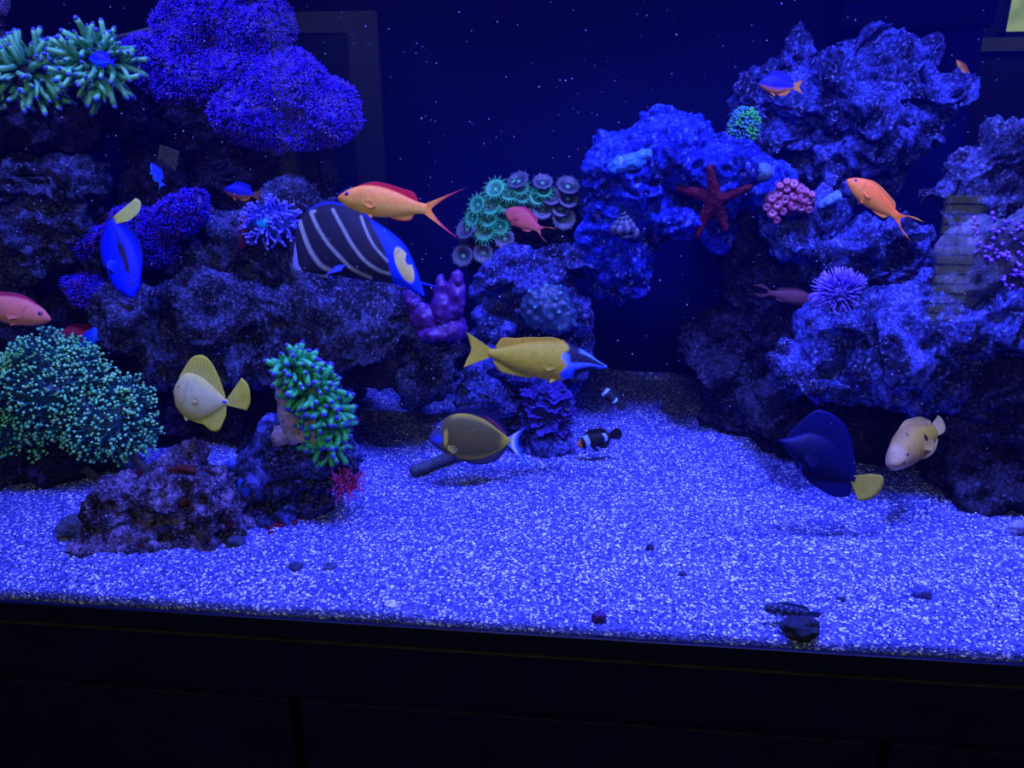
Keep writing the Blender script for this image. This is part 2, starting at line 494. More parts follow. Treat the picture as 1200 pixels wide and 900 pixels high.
# ------------------------------------------------------------------ sand
def sand_h(x, y):
    p = np.stack([x, y, x*0], 1)
    h = .013+.008*fbm(p*3.2, 3, 11)+.003*fbm(p*14, 3, 12)
    h += .0025*np.abs(fbm(p*45, 2, 13))
    h += .035*np.clip((y-.75)/.4, 0, 1)*np.clip((0.35-x)/.5, 0, 1)
    h *= np.clip(.38+y*9, 0, 1)
    return np.maximum(h, .003)
def sand_mat():
    m, nt, b, o = nodemat('aragonite_sand')
    L = nt.links.new; N = nt.nodes.new
    tc = N('ShaderNodeTexCoord')
    v = N('ShaderNodeTexVoronoi'); v.inputs['Scale'].default_value = 290; L(tc.outputs['Object'], v.inputs['Vector'])
    r = N('ShaderNodeValToRGB'); c = r.color_ramp
    c.elements[0].position = .0; c.elements[0].color = (.02, .025, .22, 1)
    c.elements[1].position = 1.0; c.elements[1].color = (.85, .9, 1.0, 1)
    e = c.elements.new(.5); e.color = (.07, .08, .48, 1)
    e = c.elements.new(.82); e.color = (.15, .17, .72, 1)
    sp = N('ShaderNodeSeparateColor'); L(v.outputs['Color'], sp.inputs[0]); L(sp.outputs[0], r.inputs[0])
    n = N('ShaderNodeTexNoise'); n.inputs['Scale'].default_value = 5; n.inputs['Detail'].default_value = 4; L(tc.outputs['Object'], n.inputs['Vector'])
    mr = N('ShaderNodeMapRange'); mr.inputs[1].default_value = .3; mr.inputs[2].default_value = .7; mr.inputs[3].default_value = .8; mr.inputs[4].default_value = 1.15
    L(n.outputs['Fac'], mr.inputs[0])
    s = N('ShaderNodeVectorMath'); s.operation = 'SCALE'; L(r.outputs[0], s.inputs[0]); L(mr.outputs[0], s.inputs['Scale'])
    L(s.outputs[0], b.inputs['Base Color'])
    b.inputs['Roughness'].default_value = .8; b.inputs['Specular IOR Level'].default_value = .2
    bp = N('ShaderNodeBump'); bp.inputs['Strength'].default_value = .8; bp.inputs['Distance'].default_value = .003
    L(v.outputs['Distance'], bp.inputs['Height']); L(bp.outputs[0], b.inputs['Normal'])
    return m
M['sand'] = sand_mat()
nx, ny = 330, 130
xs = np.linspace(XL+.002, XR-.002, nx); ys = .002+(D-.004)*np.linspace(0, 1, ny)**1.15
X, Yg = np.meshgrid(xs, ys)
Z = sand_h(X.ravel(), Yg.ravel())
V = np.stack([X.ravel(), Yg.ravel(), Z], 1)
F = [[j*nx+i, j*nx+i+1, (j+1)*nx+i+1, (j+1)*nx+i] for j in range(ny-1) for i in range(nx-1)]
n0 = len(V)
ring = [i for i in range(nx)]+[j*nx+nx-1 for j in range(1, ny)]+[(ny-1)*nx+i for i in range(nx-2, -1, -1)]+[j*nx for j in range(ny-2, 0, -1)]
skirt = V[ring].copy(); skirt[:, 2] = -.03
V = np.vstack([V, skirt]); k = len(ring)
F += [[ring[i], n0+i, n0+(i+1) % k, ring[(i+1) % k]] for i in range(k)]
F.append([n0+i for i in range(k)][::-1])
sand = mk('sand_bed', V, F, M['sand'], None, None, True)
tag(sand, 'pale blue-lit coarse sand bed covering the aquarium bottom', 'sand', kind='stuff')
# loose coarse grains lying on it
gp = []
oct_V = np.array([(1, 0, 0), (-1, 0, 0), (0, 1, 0), (0, -1, 0), (0, 0, .55), (0, 0, -.55)], float)
oct_F = [[0, 2, 4], [2, 1, 4], [1, 3, 4], [3, 0, 4], [2, 0, 5], [1, 2, 5], [3, 1, 5], [0, 3, 5]]
ng = 19000
gpx = RNG.uniform(-40, 1240, ng*2); gpy = RNG.uniform(470, 770, ng*2)
Vs, Fs, Cs, cnt = [], [], [], 0
for i in range(ng*2):
    g = G(gpx[i], gpy[i], .012)
    if not (.01 < g[1] < D-.02 and XL+.02 < g[0] < XR-.02): continue
    if RNG.random() > .55: continue
    r = RNG.uniform(.0011, .0026)*(1.3 if RNG.random() < .05 else 1)
    R = frame_to(RNG.normal(size=3)*[.5, .5, 0]+[0, 0, 1], RNG.uniform(0, 6))
    W = (oct_V*[r*RNG.uniform(.8, 1.7), r*RNG.uniform(.6, 1.1), r])@R.T
    z = sand_h(np.array([g[0]]), np.array([g[1]]))[0] if i < 0 else 0
    Vs.append(W+[g[0], g[1], 0]); Fs += [[a+cnt for a in f] for f in oct_F]; cnt += 6
    q = RNG.random()
    c = (.02, .025, .22) if q < .45 else ((.20, .23, .75) if q < .78 else (.85, .9, 1.0))
    Cs.append(np.broadcast_to(c, (6, 3)))
Vg = np.concatenate(Vs); cen = Vg.reshape(-1, 6, 3).mean(1)
hz = sand_h(cen[:, 0], cen[:, 1]); Vg[:, 2] += np.repeat(hz, 6)+.0006
o = mk('sand_grains', Vg, Fs, M['flesh'], sand, np.concatenate(Cs), False); o['kind'] = 'stuff'

def ground(px, py):
    g = G(px, py, .013)
    z = sand_h(g[0:1], g[1:2])[0]
    g = G(px, py, z); return g

# ------------------------------------------------------------------ live rock
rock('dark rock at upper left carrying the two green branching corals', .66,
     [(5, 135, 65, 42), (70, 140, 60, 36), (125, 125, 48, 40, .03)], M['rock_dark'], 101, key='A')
rock('knobbly grey rock at left edge beneath the green branching corals', .62,
     [(20, 205, 70, 42), (80, 215, 50, 42), (15, 275, 60, 60), (75, 265, 48, 45), (5, 350, 50, 50)], M['rock_grey'], 102, key='B')
rock('tall dark rock column under the big violet soft coral', .86,
     [(190, 140, 55, 70), (265, 130, 70, 70), (330, 175, 55, 60), (215, 220, 60, 60), (340, 225, 48, 45), (165, 100, 45, 45), (280, 215, 50, 60)], M['rock_dark'], 103, key='C')
rock('dark rock overgrown by violet polyp mats at mid left', .68,
     [(115, 320, 32, 32), (165, 285, 60, 42), (215, 268, 26, 30), (140, 345, 40, 30)], M['rock_dark'], 104, key='D')
rock('sloping blue-grey rock left of the striped angelfish', .74,
     [(235, 318, 50, 34), (285, 295, 45, 40), (330, 305, 50, 45), (385, 300, 55, 55), (345, 250, 35, 30), (395, 250, 35, 30)], M['rock_grey'], 105, key='E')
rock('long pitted ledge rock under the striped angelfish', .62,
     [(185, 370, 55, 42), (255, 370, 70, 42), (340, 375, 80, 45), (430, 378, 75, 46), (500, 412, 45, 38), (330, 415, 90, 32), (230, 410, 60, 28)], M['rock_grey'], 106, key='F', pit=.016)
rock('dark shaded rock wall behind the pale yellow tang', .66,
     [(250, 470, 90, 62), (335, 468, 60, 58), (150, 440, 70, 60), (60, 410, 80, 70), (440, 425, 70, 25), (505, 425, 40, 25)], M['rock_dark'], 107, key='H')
rock('dark rock at left edge under the dotted green coral', .40,
     [(0, 535, 55, 48), (60, 540, 48, 40), (110, 545, 40, 34), (-40, 520, 50, 50)], M['rock_dark'], 108, key='I')
rock('crumbly purple rock at front left on the sand', .195,
     [(150, 590, 36, 46, .0), (200, 580, 52, 48, .03), (248, 588, 40, 40, .02), (190, 615, 60, 34, -.01), (222, 550, 36, 26, .06), (138, 632, 28, 26, -.04), (160, 632, 40, 22, -.05), (235, 615, 45, 26)], M['rock_pink'], 109, vox=.0048, amp=.020, pit=.024, warp=.02, fine=.012, key='J')
rock('dark craggy rock at front carrying the bright green hammer coral', .30,
     [(318, 540, 34, 34), (365, 528, 46, 28), (315, 585, 32, 34), (352, 572, 38, 36), (400, 530, 26, 24), (325, 603, 28, 20, -.04), (385, 565, 26, 22), (345, 595, 40, 20, -.02)], M['rock_mid'], 110, vox=.0048, amp=.022, pit=.022, warp=.022, fine=.012, key='K')
rock('blue crusted rock below the button polyps in the middle', .72,
     [(588, 325, 30, 32), (628, 345, 45, 38), (662, 372, 26, 28), (592, 372, 38, 34), (672, 312, 18, 20), (690, 290, 16, 18), (600, 405, 45, 26), (650, 405, 36, 24)], M['rock_mid'], 111, vox=.0048, key='L')
rock('dark rock behind the green and grey button polyps', .84,
     [(610, 262, 50, 38), (655, 262, 38, 36), (570, 280, 30, 30), (625, 305, 55, 30)], M['rock_dark'], 112, key='Lb')
rock('craggy rock pedestal standing on the sand beneath the rabbitfish', .66,
     [(595, 445, 48, 36), (640, 470, 40, 44), (572, 470, 34, 42), (632, 518, 40, 28), (592, 512, 42, 28), (655, 435, 30, 25)], M['rock_mid'], 113, vox=.0048, key='M')
rock('large vivid blue boulder arching over the dark gap', .72,
     [(738, 208, 56, 58), (785, 180, 62, 46), (845, 205, 52, 44), (712, 262, 36, 50), (738, 308, 36, 40), (775, 262, 46, 32), (890, 215, 40, 26), (835, 262, 30, 20), (770, 140, 22, 12), (728, 335, 22, 16)], M['rock_blue'], 114, vox=.0048, amp=.020, pit=.016, warp=.018, fine=.008, key='N')
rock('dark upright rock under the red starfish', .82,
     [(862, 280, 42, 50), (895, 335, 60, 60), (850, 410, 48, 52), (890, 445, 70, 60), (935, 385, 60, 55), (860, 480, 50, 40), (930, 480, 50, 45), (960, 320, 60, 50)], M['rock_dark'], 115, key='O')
rock('jagged blue rock at upper right with two peaks', .84,
     [(1000, 112, 84, 58), (945, 112, 54, 42), (945, 58, 16, 30), (930, 80, 30, 26), (1030, 52, 24, 24), (1020, 75, 40, 26), (1075, 82, 34, 26), (1105, 112, 34, 26), (895, 122, 32, 28), (1010, 168, 74, 34), (955, 202, 36, 20), (1020, 205, 40, 16), (905, 165, 44, 28), (1070, 150, 40, 30)],
     M['rock_mid'], 116, vox=.0048, amp=.036, pit=.022, warp=.032, fine=.013, key='P')
rock('blue crusted ledge rock under the orange fish at right', .70,
     [(925, 262, 36, 26), (985, 285, 52, 24), (1050, 288, 45, 26), (965, 250, 30, 14), (1000, 318, 62, 18), (1060, 320, 40, 26)], M['rock_mid'], 117, vox=.0048, key='Q')
rock('dark sloping rock at right edge with a bright crest', .68,
     [(1150, 205, 48, 36, 0, .5), (1105, 220, 26, 22, 0, .6), (1190, 175, 50, 34, 0, .5), (1185, 240, 70, 55, 0, .5), (1230, 200, 60, 60, 0, .5)], M['rock_grey'], 118, key='R')  # darker rock colour stands in for the shadow on its near face
rock('broad lit slab rock below the urchin at right', .52,
     [(1000, 400, 56, 40, .0, 1.3), (1075, 392, 75, 40, .0, 1.3), (1155, 382, 80, 44, .0, 1.2), (950, 435, 44, 34), (1030, 445, 84, 34), (1130, 430, 84, 40), (1230, 400, 70, 60)], M['rock_mid'], 119, key='T', pit=.014)
rock('dark rock at lower right corner on the sand', .50,
     [(1150, 560, 60, 52), (1200, 520, 55, 80), (1195, 450, 50, 46), (1102, 592, 32, 20), (1160, 500, 40, 30), (1245, 560, 50, 60)], M['rock_dark'], 120, key='U')
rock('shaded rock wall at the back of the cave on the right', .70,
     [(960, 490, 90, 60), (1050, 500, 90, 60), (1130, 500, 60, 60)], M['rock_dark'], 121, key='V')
rock('small pale coral-crusted rock at top left corner', .7, [(-5, 20, 24, 24), (5, 50, 18, 16)], M['rock_pink'], 122, key='W', vox=.0048)

# ------------------------------------------------------------------ aquarium gear
M['gear'] = plain('matt_black_plastic', (.001, .001, .006), .8, .05, 0, .2, 20)
gear = empty('overflow_box', P(1080, -10, .95), 'black overflow box hanging at the top right of the tank', 'filter')
gl = np.array(gear.location)
s = S(1080, 0, .95)
V, F = box(P(985, 0, .95)[0], P(1168, 0, .95)[0], .93, 1.02, P(1080, 34, .95)[2], TOP)
bevel(mk('box_body', V-gl, F, M['gear'], gear, None, False), .012, 3)
V, F = tube(cr([P(1120, -20, .9), P(1128, 20, .9), P(1133, 48, .9), P(1140, 75, .9)], 24), .003, 6)
mk('hose', V-gl, F, M['gear'], gear)
V, F = tube([P(120, 48, .8), P(222, 22, .8)], .004, 8)
tag(mk('rigid_tube', V, F, plain('grey_tube', (.12, .12, .14), .5), None, None, True, P(170, 35, .8)), 'thin grey tube slanting behind the violet soft coral', 'tube')
# ------------------------------------------------------------------ corals
def tentacle(L, r, bend, c0, c1, tip_r, tipc, k=7, n=7, tipball=True, wob=0.0):
    t = np.linspace(0, 1, n)
    path = np.stack([bend*t**2*L, wob*np.sin(t*4)*L, t*L*(1-.25*abs(bend)*t)], 1)
    rad = r*(1.0-.25*t)
    V, F = tube(path, rad, k)
    C = np.asarray(c0)*(1-t[:, None])+np.asarray(c1)*t[:, None]
    C = np.repeat(C, k, 0)
    parts = [(V, F, C)]
    if tipball:
        B, BF = ball(path[-1]+[0, 0, tip_r*.2], tip_r, 8, 6); parts.append((B, BF, tipc))
    W, FF, CC = parts[0][0], parts[0][1], parts[0][2]
    if len(parts) == 1: return W, FF, CC
    return join(parts)

def fib_dirs(n, jitter=.0, zmin=-1.0):
    out = []
    g = math.pi*(3-math.sqrt(5))
    for i in range(n):
        z = 1-(i+.5)/n*(1-zmin); r = math.sqrt(max(0, 1-z*z)); a = g*i
        v = np.array([r*math.cos(a), r*math.sin(a), z])+RNG.normal(size=3)*jitter
        out.append(v/np.linalg.norm(v))
    return out

def tufted_head(root, centre, radii, variants, n, mat, name, axis=(0, -.55, .85), jit=.12, zmin=-.25, droop=.25, scl=(.8, 1.15), limit=100, stuff=None, sink=.85):
    """tentacles standing all over a dome"""
    c = np.array(centre)-np.array(root.location); A = frame_to(axis); items = []
    radii = np.asarray(radii, float)
    for d in fib_dirs(n, jit, zmin):
        w = A@d
        pos = c+w*radii*sink
        nd = w/radii; nd /= np.linalg.norm(nd); nd = nd+[0, 0, -droop*RNG.random()]+RNG.normal(size=3)*.16
        s = RNG.uniform(*scl)
        items.append((int(RNG.integers(len(variants))), frame_to(nd, RNG.uniform(0, 6.28))*s, pos))
    scatter(root, name, variants, items, mat, limit, stuff)

GR0, GR1, GRT = (.012, .26, .12), (.06, .62, .20), (.06, .05, .42)
def hammer_variants(L, r, c0=GR0, c1=GR1, ct=GRT, tip=1.2):
    return [tentacle(L, r, b, c0, c1, r*tip, ct, wob=w) for b, w in ((.0, .05), (.35, .08), (-.45, .06), (.6, .1), (.2, -.1))]

# two green branching heads at top left
for (px, py, rx, ry, lab) in ((36, 88, 36, 36, 'green branching coral with drooping arms, left of the pair on the dark rock'),
                              (116, 78, 36, 36, 'green branching coral behind the small blue damselfish at top left')):
    p = P(px, py, .6); s = S(px, py, .6)
    root = empty('frogspawn_coral', P(px, py+ry*.9, .62), lab, 'coral', 'green branching corals at top left')
    b = voxelize([(p-np.array(root.location), np.array([rx*s*.62, rx*s*.6, ry*s*.62])), (P(px, py+ry*.9, .62)-np.array(root.location), np.array([rx*s*.5, rx*s*.5, ry*s*.45]))], .006)
    mk('skeleton', b[0], b[2], M['crust'], root, (.06, .045, .07))
    tufted_head(root, p, (rx*s*.75, rx*s*.8, ry*s*.75), hammer_variants(25*s, 3.5*s, (.03, .26, .13), (.18, .66, .24), (.07, .10, .45), .72), 120, M['flesh'], 'tentacle', zmin=-.45, droop=.45, scl=(.7, 1.3), axis=(0, -.8, .6))

# hammer coral with pale trunk on the front rock
Yh = .28
root = empty('hammer_coral', P(350, 515, Yh+.02), 'bright green hammer coral with violet tips on a pale forked trunk', 'coral')
lr = np.array(root.location); s = S(365, 470, Yh)
tr = []
for pts, r0, r1 in (([(352, 515), (340, 490), (335, 460), (338, 435)], 15, 11), ([(365, 512), (368, 495), (380, 478)], 20, 13), ([(325, 512), (350, 505), (375, 508)], 12, 12)):
    path = cr([P(x, y, Yh) for x, y in pts], 12); V, F = tube(path-lr, np.linspace(r0*s, r1*s, 12), 14)
    W = V+np.stack([fbm(V*60, 3, 5), fbm(V*60+9, 3, 6), fbm(V*60+19, 3, 7)], 1)*.004
    o = mk('trunk', W, F, M['crust'], root, (.36, .27, .42))
    o['label'] = 'pale lilac stony trunk'
b = voxelize([(P(x, y, Yh)-lr, np.array([rx*s, rx*s*.8, ry*s])) for x, y, rx, ry in ((350, 440, 16, 14), (368, 462, 22, 24), (384, 495, 20, 30))], .005)
mk('core', b[0], b[2], M['flesh'], root, (.02, .12, .08))
items = []
hv = hammer_variants(18*s, 4.4*s, tip=.68)
for (x, y, rx, ry, n) in ((347, 432, 23, 18, 42), (366, 458, 32, 26, 55), (382, 488, 28, 34, 60), (383, 520, 24, 20, 26)):
    c = P(x, y, Yh)-lr; A = frame_to((.3, -.8, .5)); rad = np.array([rx*s, rx*s*.8, ry*s])
    for d in fib_dirs(n, .12, -.15):
        w = A@d; nd = w/rad; nd /= np.linalg.norm(nd); nd = nd+[.1, 0, -.2]+RNG.normal(size=3)*.2
        items.append((int(RNG.integers(5)), frame_to(nd, RNG.uniform(0, 6.28))*RNG.uniform(.7, 1.1), c+w*rad*.72))
scatter(root, 'tentacle', hv, items, M['flesh'], 100, 'tentacle')

# dense dotted galaxy coral at left
Yg = .41
root = empty('torch_coral', P(80, 535, Yg+.05), 'large dome of teal green coral covered with tiny bright dots at left', 'coral')
lr = np.array(root.location); s = S(85, 470, Yg)
lobes = [(70, 455, 68, 55), (130, 490, 55, 42), (30, 490, 60, 55), (95, 440, 40, 40), (-20, 470, 50, 60), (150, 470, 28, 30)]
b = voxelize([(P(x, y, Yg)-lr, np.array([rx*s*.9, rx*s*.8, ry*s*.9])) for x, y, rx, ry in lobes], .009)
W = roughen(b[0], b[1], 55, .015, .006, .01, .003)
mk('core', W, b[2], M['flesh'], root, (.012, .055, .10))
tv = [tentacle(11*s, .85*s, bd, (.008, .08, .09), (.02, .20, .17), 1.5*s, (.34, 1.0, .42), k=5, n=4) for bd in (0, .4, -.5, .8)]
tv += [tentacle(13*s, 1.0*s, bd, (.006, .06, .10), (.015, .15, .18), 1.7*s, (.12, .70, .30), k=5, n=4) for bd in (.2, -.3)]
NN = W; items = []
fa = np.array([f[:3] for f in b[2]]); fc = W[fa].mean(1)
nrm = np.cross(W[fa[:, 1]]-W[fa[:, 0]], W[fa[:, 2]]-W[fa[:, 0]]); nrm /= np.linalg.norm(nrm, axis=1)[:, None]+1e-9
pick = RNG.choice(len(fc), min(len(fc), 4600), replace=False)
for i in pick:
    if nrm[i][1] > .35 or fc[i][2]+lr[2] < P(0, 560, Yg)[2]: continue
    nd = nrm[i]+[0, 0, .15]+RNG.normal(size=3)*.35
    items.append((int(RNG.integers(len(tv))), frame_to(nd)*RNG.uniform(.7, 1.25), fc[i]+RNG.normal(size=3)*.0015))
scatter(root, 'tentacle', tv, items, M['flesh'], 100, 'tentacle')
for pts in ([(60, 505), (90, 540), (128, 572)], [(70, 520), (60, 545), (75, 570)], [(150, 525), (165, 545), (178, 556)], [(20, 530), (45, 555), (60, 575)]):
    V, F = tube(cr([P(x, y, Yg-.03) for x, y in pts], 10)-lr, np.linspace(6*s, 5*s, 10), 8)
    mk('branch', V+RNG.normal(size=V.shape)*.0008, F, M['crust'], root, (.045, .05, .085))

# soft corals: lobes covered in fine polyps
def tuft(L, r, c0, c1, blades=5):
    parts = []
    for i in range(blades):
        a = 6.283*i/blades+RNG.uniform(-.3, .3)
        tip = np.array([math.cos(a)*L*.55, math.sin(a)*L*.55, L*RNG.uniform(.75, 1.05)])
        V, F = tube([np.zeros(3), tip*.55+[0, 0, L*.12], tip], np.array([r, r*.95, r*.45]), 4)
        C = np.vstack([np.tile(c0, (4, 1)), np.tile(np.add(c0, c1)*.5, (4, 1)), np.tile(c1, (4, 1))])
        parts.append((V, F, C))
    return join(parts)

def fuzzy(root, lobes, Y, core, tv, count, vox=.009, amp=.02, name='lobe', yd=.7, back=.35, size=(.7, 1.3)):
    lr = np.array(root.location)
    for L in lobes:
        x, y, rx, ry = L[:4]; dY = L[4] if len(L) > 4 else 0
        s = S(x, y, Y+dY); c = P(x, y, Y+dY)
        b = voxelize([(c-lr, np.array([rx*s*.88, (rx+ry)*.5*s*yd, ry*s*.88]))], vox)
        W = roughen(b[0], b[1], int(x+y), amp, .004, .012, .004)
        o = mk(name, W, b[2], M['flesh'], root, core)
        fa = np.array([f[:3] for f in b[2]]); fc = W[fa].mean(1)
        n = np.cross(W[fa[:, 1]]-W[fa[:, 0]], W[fa[:, 2]]-W[fa[:, 0]]); n /= np.linalg.norm(n, axis=1)[:, None]+1e-9
        k = int(count*rx*ry/2000.0)
        Vs, Fs, Cs, cnt = [], [], [], 0
        for i in RNG.choice(len(fc), min(len(fc), k), replace=False):
            if n[i][1] > back: continue
            V, F, C = tv[int(RNG.integers(len(tv)))]
            R = frame_to(n[i]+RNG.normal(size=3)*.3, RNG.uniform(0, 6.28))*RNG.uniform(*size)
            Vs.append(V@R.T+fc[i]); Fs += [[a+cnt for a in f] for f in F]; cnt += len(V); Cs.append(C)
        if Vs:
            q = mk('polyps', np.concatenate(Vs), Fs, M['flesh'], o, np.concatenate(Cs)); q['kind'] = 'stuff'

root = empty('soft_coral', P(270, 150, .8), 'huge violet soft coral of bushy lobes at the top left', 'coral')
s = S(280, 80, .74)
tvs = [tuft(6.5*s, .8*s, (.02, .008, .30), c, 5) for c in ((.10, .03, .98), (.05, .016, .92), (.20, .11, .55), (.13, .05, .98))]
fuzzy(root, [(245, 5, 58, 45), (300, 30, 52, 46), (225, 55, 40, 42), (180, 75, 44, 32), (215, 95, 46, 28), (290, 85, 55, 38), (335, 100, 55, 40, -.03), (382, 130, 40, 40, -.03), (305, 135, 55, 34, -.02), (345, 155, 50, 22, -.02), (260, -30, 80, 45)],
      .76, (.022, .009, .30), tvs, 950)
lr = np.array(root.location)
for pts, w in (([(300, 175), (300, 140), (290, 100)], 16), ([(320, 178), (345, 165), (375, 150)], 9), ([(230, 150), (232, 110), (235, 70)], 14), ([(260, 60), (240, 90), (228, 125)], 7), ([(345, 95), (300, 72), (262, 88)], 7)):
    V, F = tube(cr([P(x, y, .745 if w < 10 else .79) for x, y in pts], 14)-lr, np.linspace(w*s, w*s*.7, 14), 10)
    mk('stalk', V, F, M['flesh'], root, (.07, .055, .19))

tvp = [tuft(6.5*s, .75*s, (.015, .006, .2), c, 5) for c in ((.05, .012, .8), (.12, .025, .45), (.03, .012, .9))]
for lab, lob, dy in (('violet polyp mat spread right of the blue tang with the yellow tail', [(165, 268, 34, 26), (200, 258, 34, 24), (222, 248, 20, 16), (180, 290, 30, 20), (150, 300, 24, 34)], .60),
                     ('violet polyp tuft left of the blue tang with the yellow tail', [(107, 288, 26, 20), (128, 280, 18, 18)], .60),
                     ('round violet polyp tuft below left of the blue tang', [(104, 338, 32, 28)], .585)):
    root = empty('star_polyp_mat', P(lob[0][0], lob[0][1]+lob[0][3], dy+.03), lab, 'coral')
    fuzzy(root, lob, dy, (.012, .006, .18), tvp, 950, amp=.012)
    if 'round' in lab: pass

# blue tentacled anemone with glowing cyan middle on the sloping rock
p, n = hit(318, 262, ('E',), .7); s = S(318, 262, .68)
p = P(318, 262, p[1]-.03)
root = empty('blue_anemone', p+np.array([0, .03, -.03]), 'blue fine-tentacled coral with a cyan middle left of the striped angelfish', 'anemone')
lr = np.array(root.location)
V, F = ball(p-lr, np.array([27*s, 20*s, 18*s]), 20, 12); mk('base', V, F, M['flesh'], root, (.03, .05, .30))
V, F = ball(p-lr+np.array([-.002, -20*s, 3*s]), np.array([8*s, 4*s, 6*s]), 12, 8); mk('mouth_disc', V, F, M['flesh'], root, (.02, .45, .75))
bv = [tentacle(14*s, 1.7*s, bd, (.05, .05, .5), (.14, .13, .95), 1.8*s, (.2, .2, 1.0), k=6, n=6, wob=.12) for bd in (.2, -.4, .6)]
tufted_head(root, p, (28*s, 20*s, 20*s), bv, 100, M['flesh'], 'tentacle', axis=(0, -.6, .8), zmin=-.3, droop=.3)
V, F = tube(cr([P(291, 255, .64), P(287, 272, .64), P(284, 292, .65)], 10), np.array([7, 8, 8, 8, 8, 7, 7, 6, 5, 4])*s, 10)
tag(mk('tube_sponge', V, F, M['crust'], None, (.16, .03, .10), True, P(286, 290, .65)), 'small dark red upright sponge beside the blue anemone', 'sponge')

# button polyps in the middle: discs on stalks
def lathe(prof, k=24):
    V, F = [], []
    for r, z in prof:
        for i in range(k):
            a = 6.283185*i/k; V.append((r*math.cos(a), r*math.sin(a), z))
    n = len(prof)
    F = [[j*k+i, j*k+(i+1) % k, (j+1)*k+(i+1) % k, (j+1)*k+i] for j in range(n-1) for i in range(k)]
    F.append([i for i in range(k)][::-1]); F.append([(n-1)*k+i for i in range(k)])
    return np.array(V), F
root = empty('button_polyp_colony', P(600, 300, .78), 'cluster of round green and grey button polyps in the middle of the tank', 'coral')
lr = np.array(root.location)
b = voxelize([(P(x, y, .77)-lr, np.array([rx, .03, rz])*S(x, y, .77)*np.array([1, 1/S(x, y, .77), 1])) for x, y, rx, rz in ((575, 255, 26, 30), (610, 240, 40, 26), (650, 245, 32, 28), (570, 290, 26, 14))], .008)
mk('mat_base', roughen(b[0], b[1], 77, .012, .004, .008, .002), b[2], M['crust'], root, (.015, .02, .03))
prof = [(.18, -1.6), (.2, -.8), (.45, -.35), (.95, -.05), (1.02, .06), (.86, .10), (.5, -.08), (.22, -.16), (.1, -.06), (.01, -.04)]
LV, LF = lathe(prof, 22)
pr = np.repeat([q[0] for q in prof], 22); inner = np.repeat(np.arange(len(prof)), 22)
greens = [(580, 221, 12, -.3, .5), (597, 225, 12, .1, .5), (559, 240, 11, -.6, .2), (575, 241, 12, -.2, .3), (609, 219, 11, .3, .6), (630, 231, 10, .3, .3), (637, 223, 10, .2, .7), (572, 256, 11, -.2, .2), (567, 270, 13, -.1, 0), (594, 239, 11, .1, .3), (612, 229, 10, .3, .4), (586, 266, 10, .2, -.2), (553, 256, 10, -.6, .1)]
greys = [(636, 245, 13, .1, .2), (661, 256, 14, .2, 0), (646, 230, 12, .1, .4), (666, 232, 13, .3, .4), (636, 213, 12, .1, .9), (666, 217, 14, .3, .9), (607, 211, 13, -.4, .9), (546, 268, 14, -.6, .5), (542, 300, 13, -.2, .1), (566, 297, 12, .1, .1), (591, 280, 12, 0, .1), (657, 244, 11, .2, .2), (622, 245, 10, .2, .2)]
for lst, rim, dk, cen, fr in ((greens, (.05, .44, .16), (.015, .17, .08), (.10, .66, .22), True), (greys, (.075, .08, .13), (.028, .03, .055), (.05, .40, .18), False)):
    for (x, y, r, tx, tz) in lst:
        s = S(x, y, .71); sc = r*s
        C = np.where((inner >= 5)[:, None], np.array(dk), np.array(rim)*.8); C[(inner == 4) | (inner == 5)] = rim; C[inner >= 8] = cen
        nd = np.array([tx, -1.0, tz+.25])
        V = (LV*sc)@frame_to(nd).T+P(x, y, .71)-lr
        o = mk('polyp', V, LF, M['flesh'], root, C)
        parts = []
        for i in range(26 if fr else 18):
            a = 6.283*i/(26 if fr else 18)
            l = 1.42 if fr else 1.12
            p0 = np.array([math.cos(a)*.92, math.sin(a)*.92, .03]); p1 = np.array([math.cos(a+.08)*l, math.sin(a+.08)*l, .18*(1 if i % 2 else -1)])
            TV, TF = tube([p0, (p0+p1)/2+[0, 0, .05], p1], np.array([.055, .05, .02]), 4); parts.append((TV, TF, rim))
        TV, TF, TC = join(parts)
        mk('fringe', (TV*sc)@frame_to(nd).T+P(x, y, .71)-lr, TF, M['flesh'], o, TC)

# knobbly violet finger coral right of the ledge rock
root = empty('finger_coral', P(510, 395, .57), 'knobbly purple finger coral at the right end of the ledge rock', 'coral')
lr = np.array(root.location); s = S(515, 360, .55)
for lob in ([(500, 372, 18, 16), (488, 362, 10, 14), (480, 350, 8, 10)], [(520, 362, 16, 22), (518, 340, 9, 12), (516, 330, 6, 7)], [(534, 350, 11, 24), (537, 325, 7, 10), (529, 338, 8, 8), (541, 340, 6, 7)], [(530, 385, 18, 13), (510, 388, 24, 10)]):
    b = voxelize([(P(x, y, .55)-lr, np.array([rx*s, rx*s, ry*s])) for x, y, rx, ry in lob], .0045)
    W = b[0]+b[1]*(np.clip(.5-worley(b[0]*62, 3), 0, 1)*.017+fbm(b[0]*50, 2, 4)*.002)[:, None]
    mk('finger', W, b[2], M['flesh'], root, (.075, .016, .19))

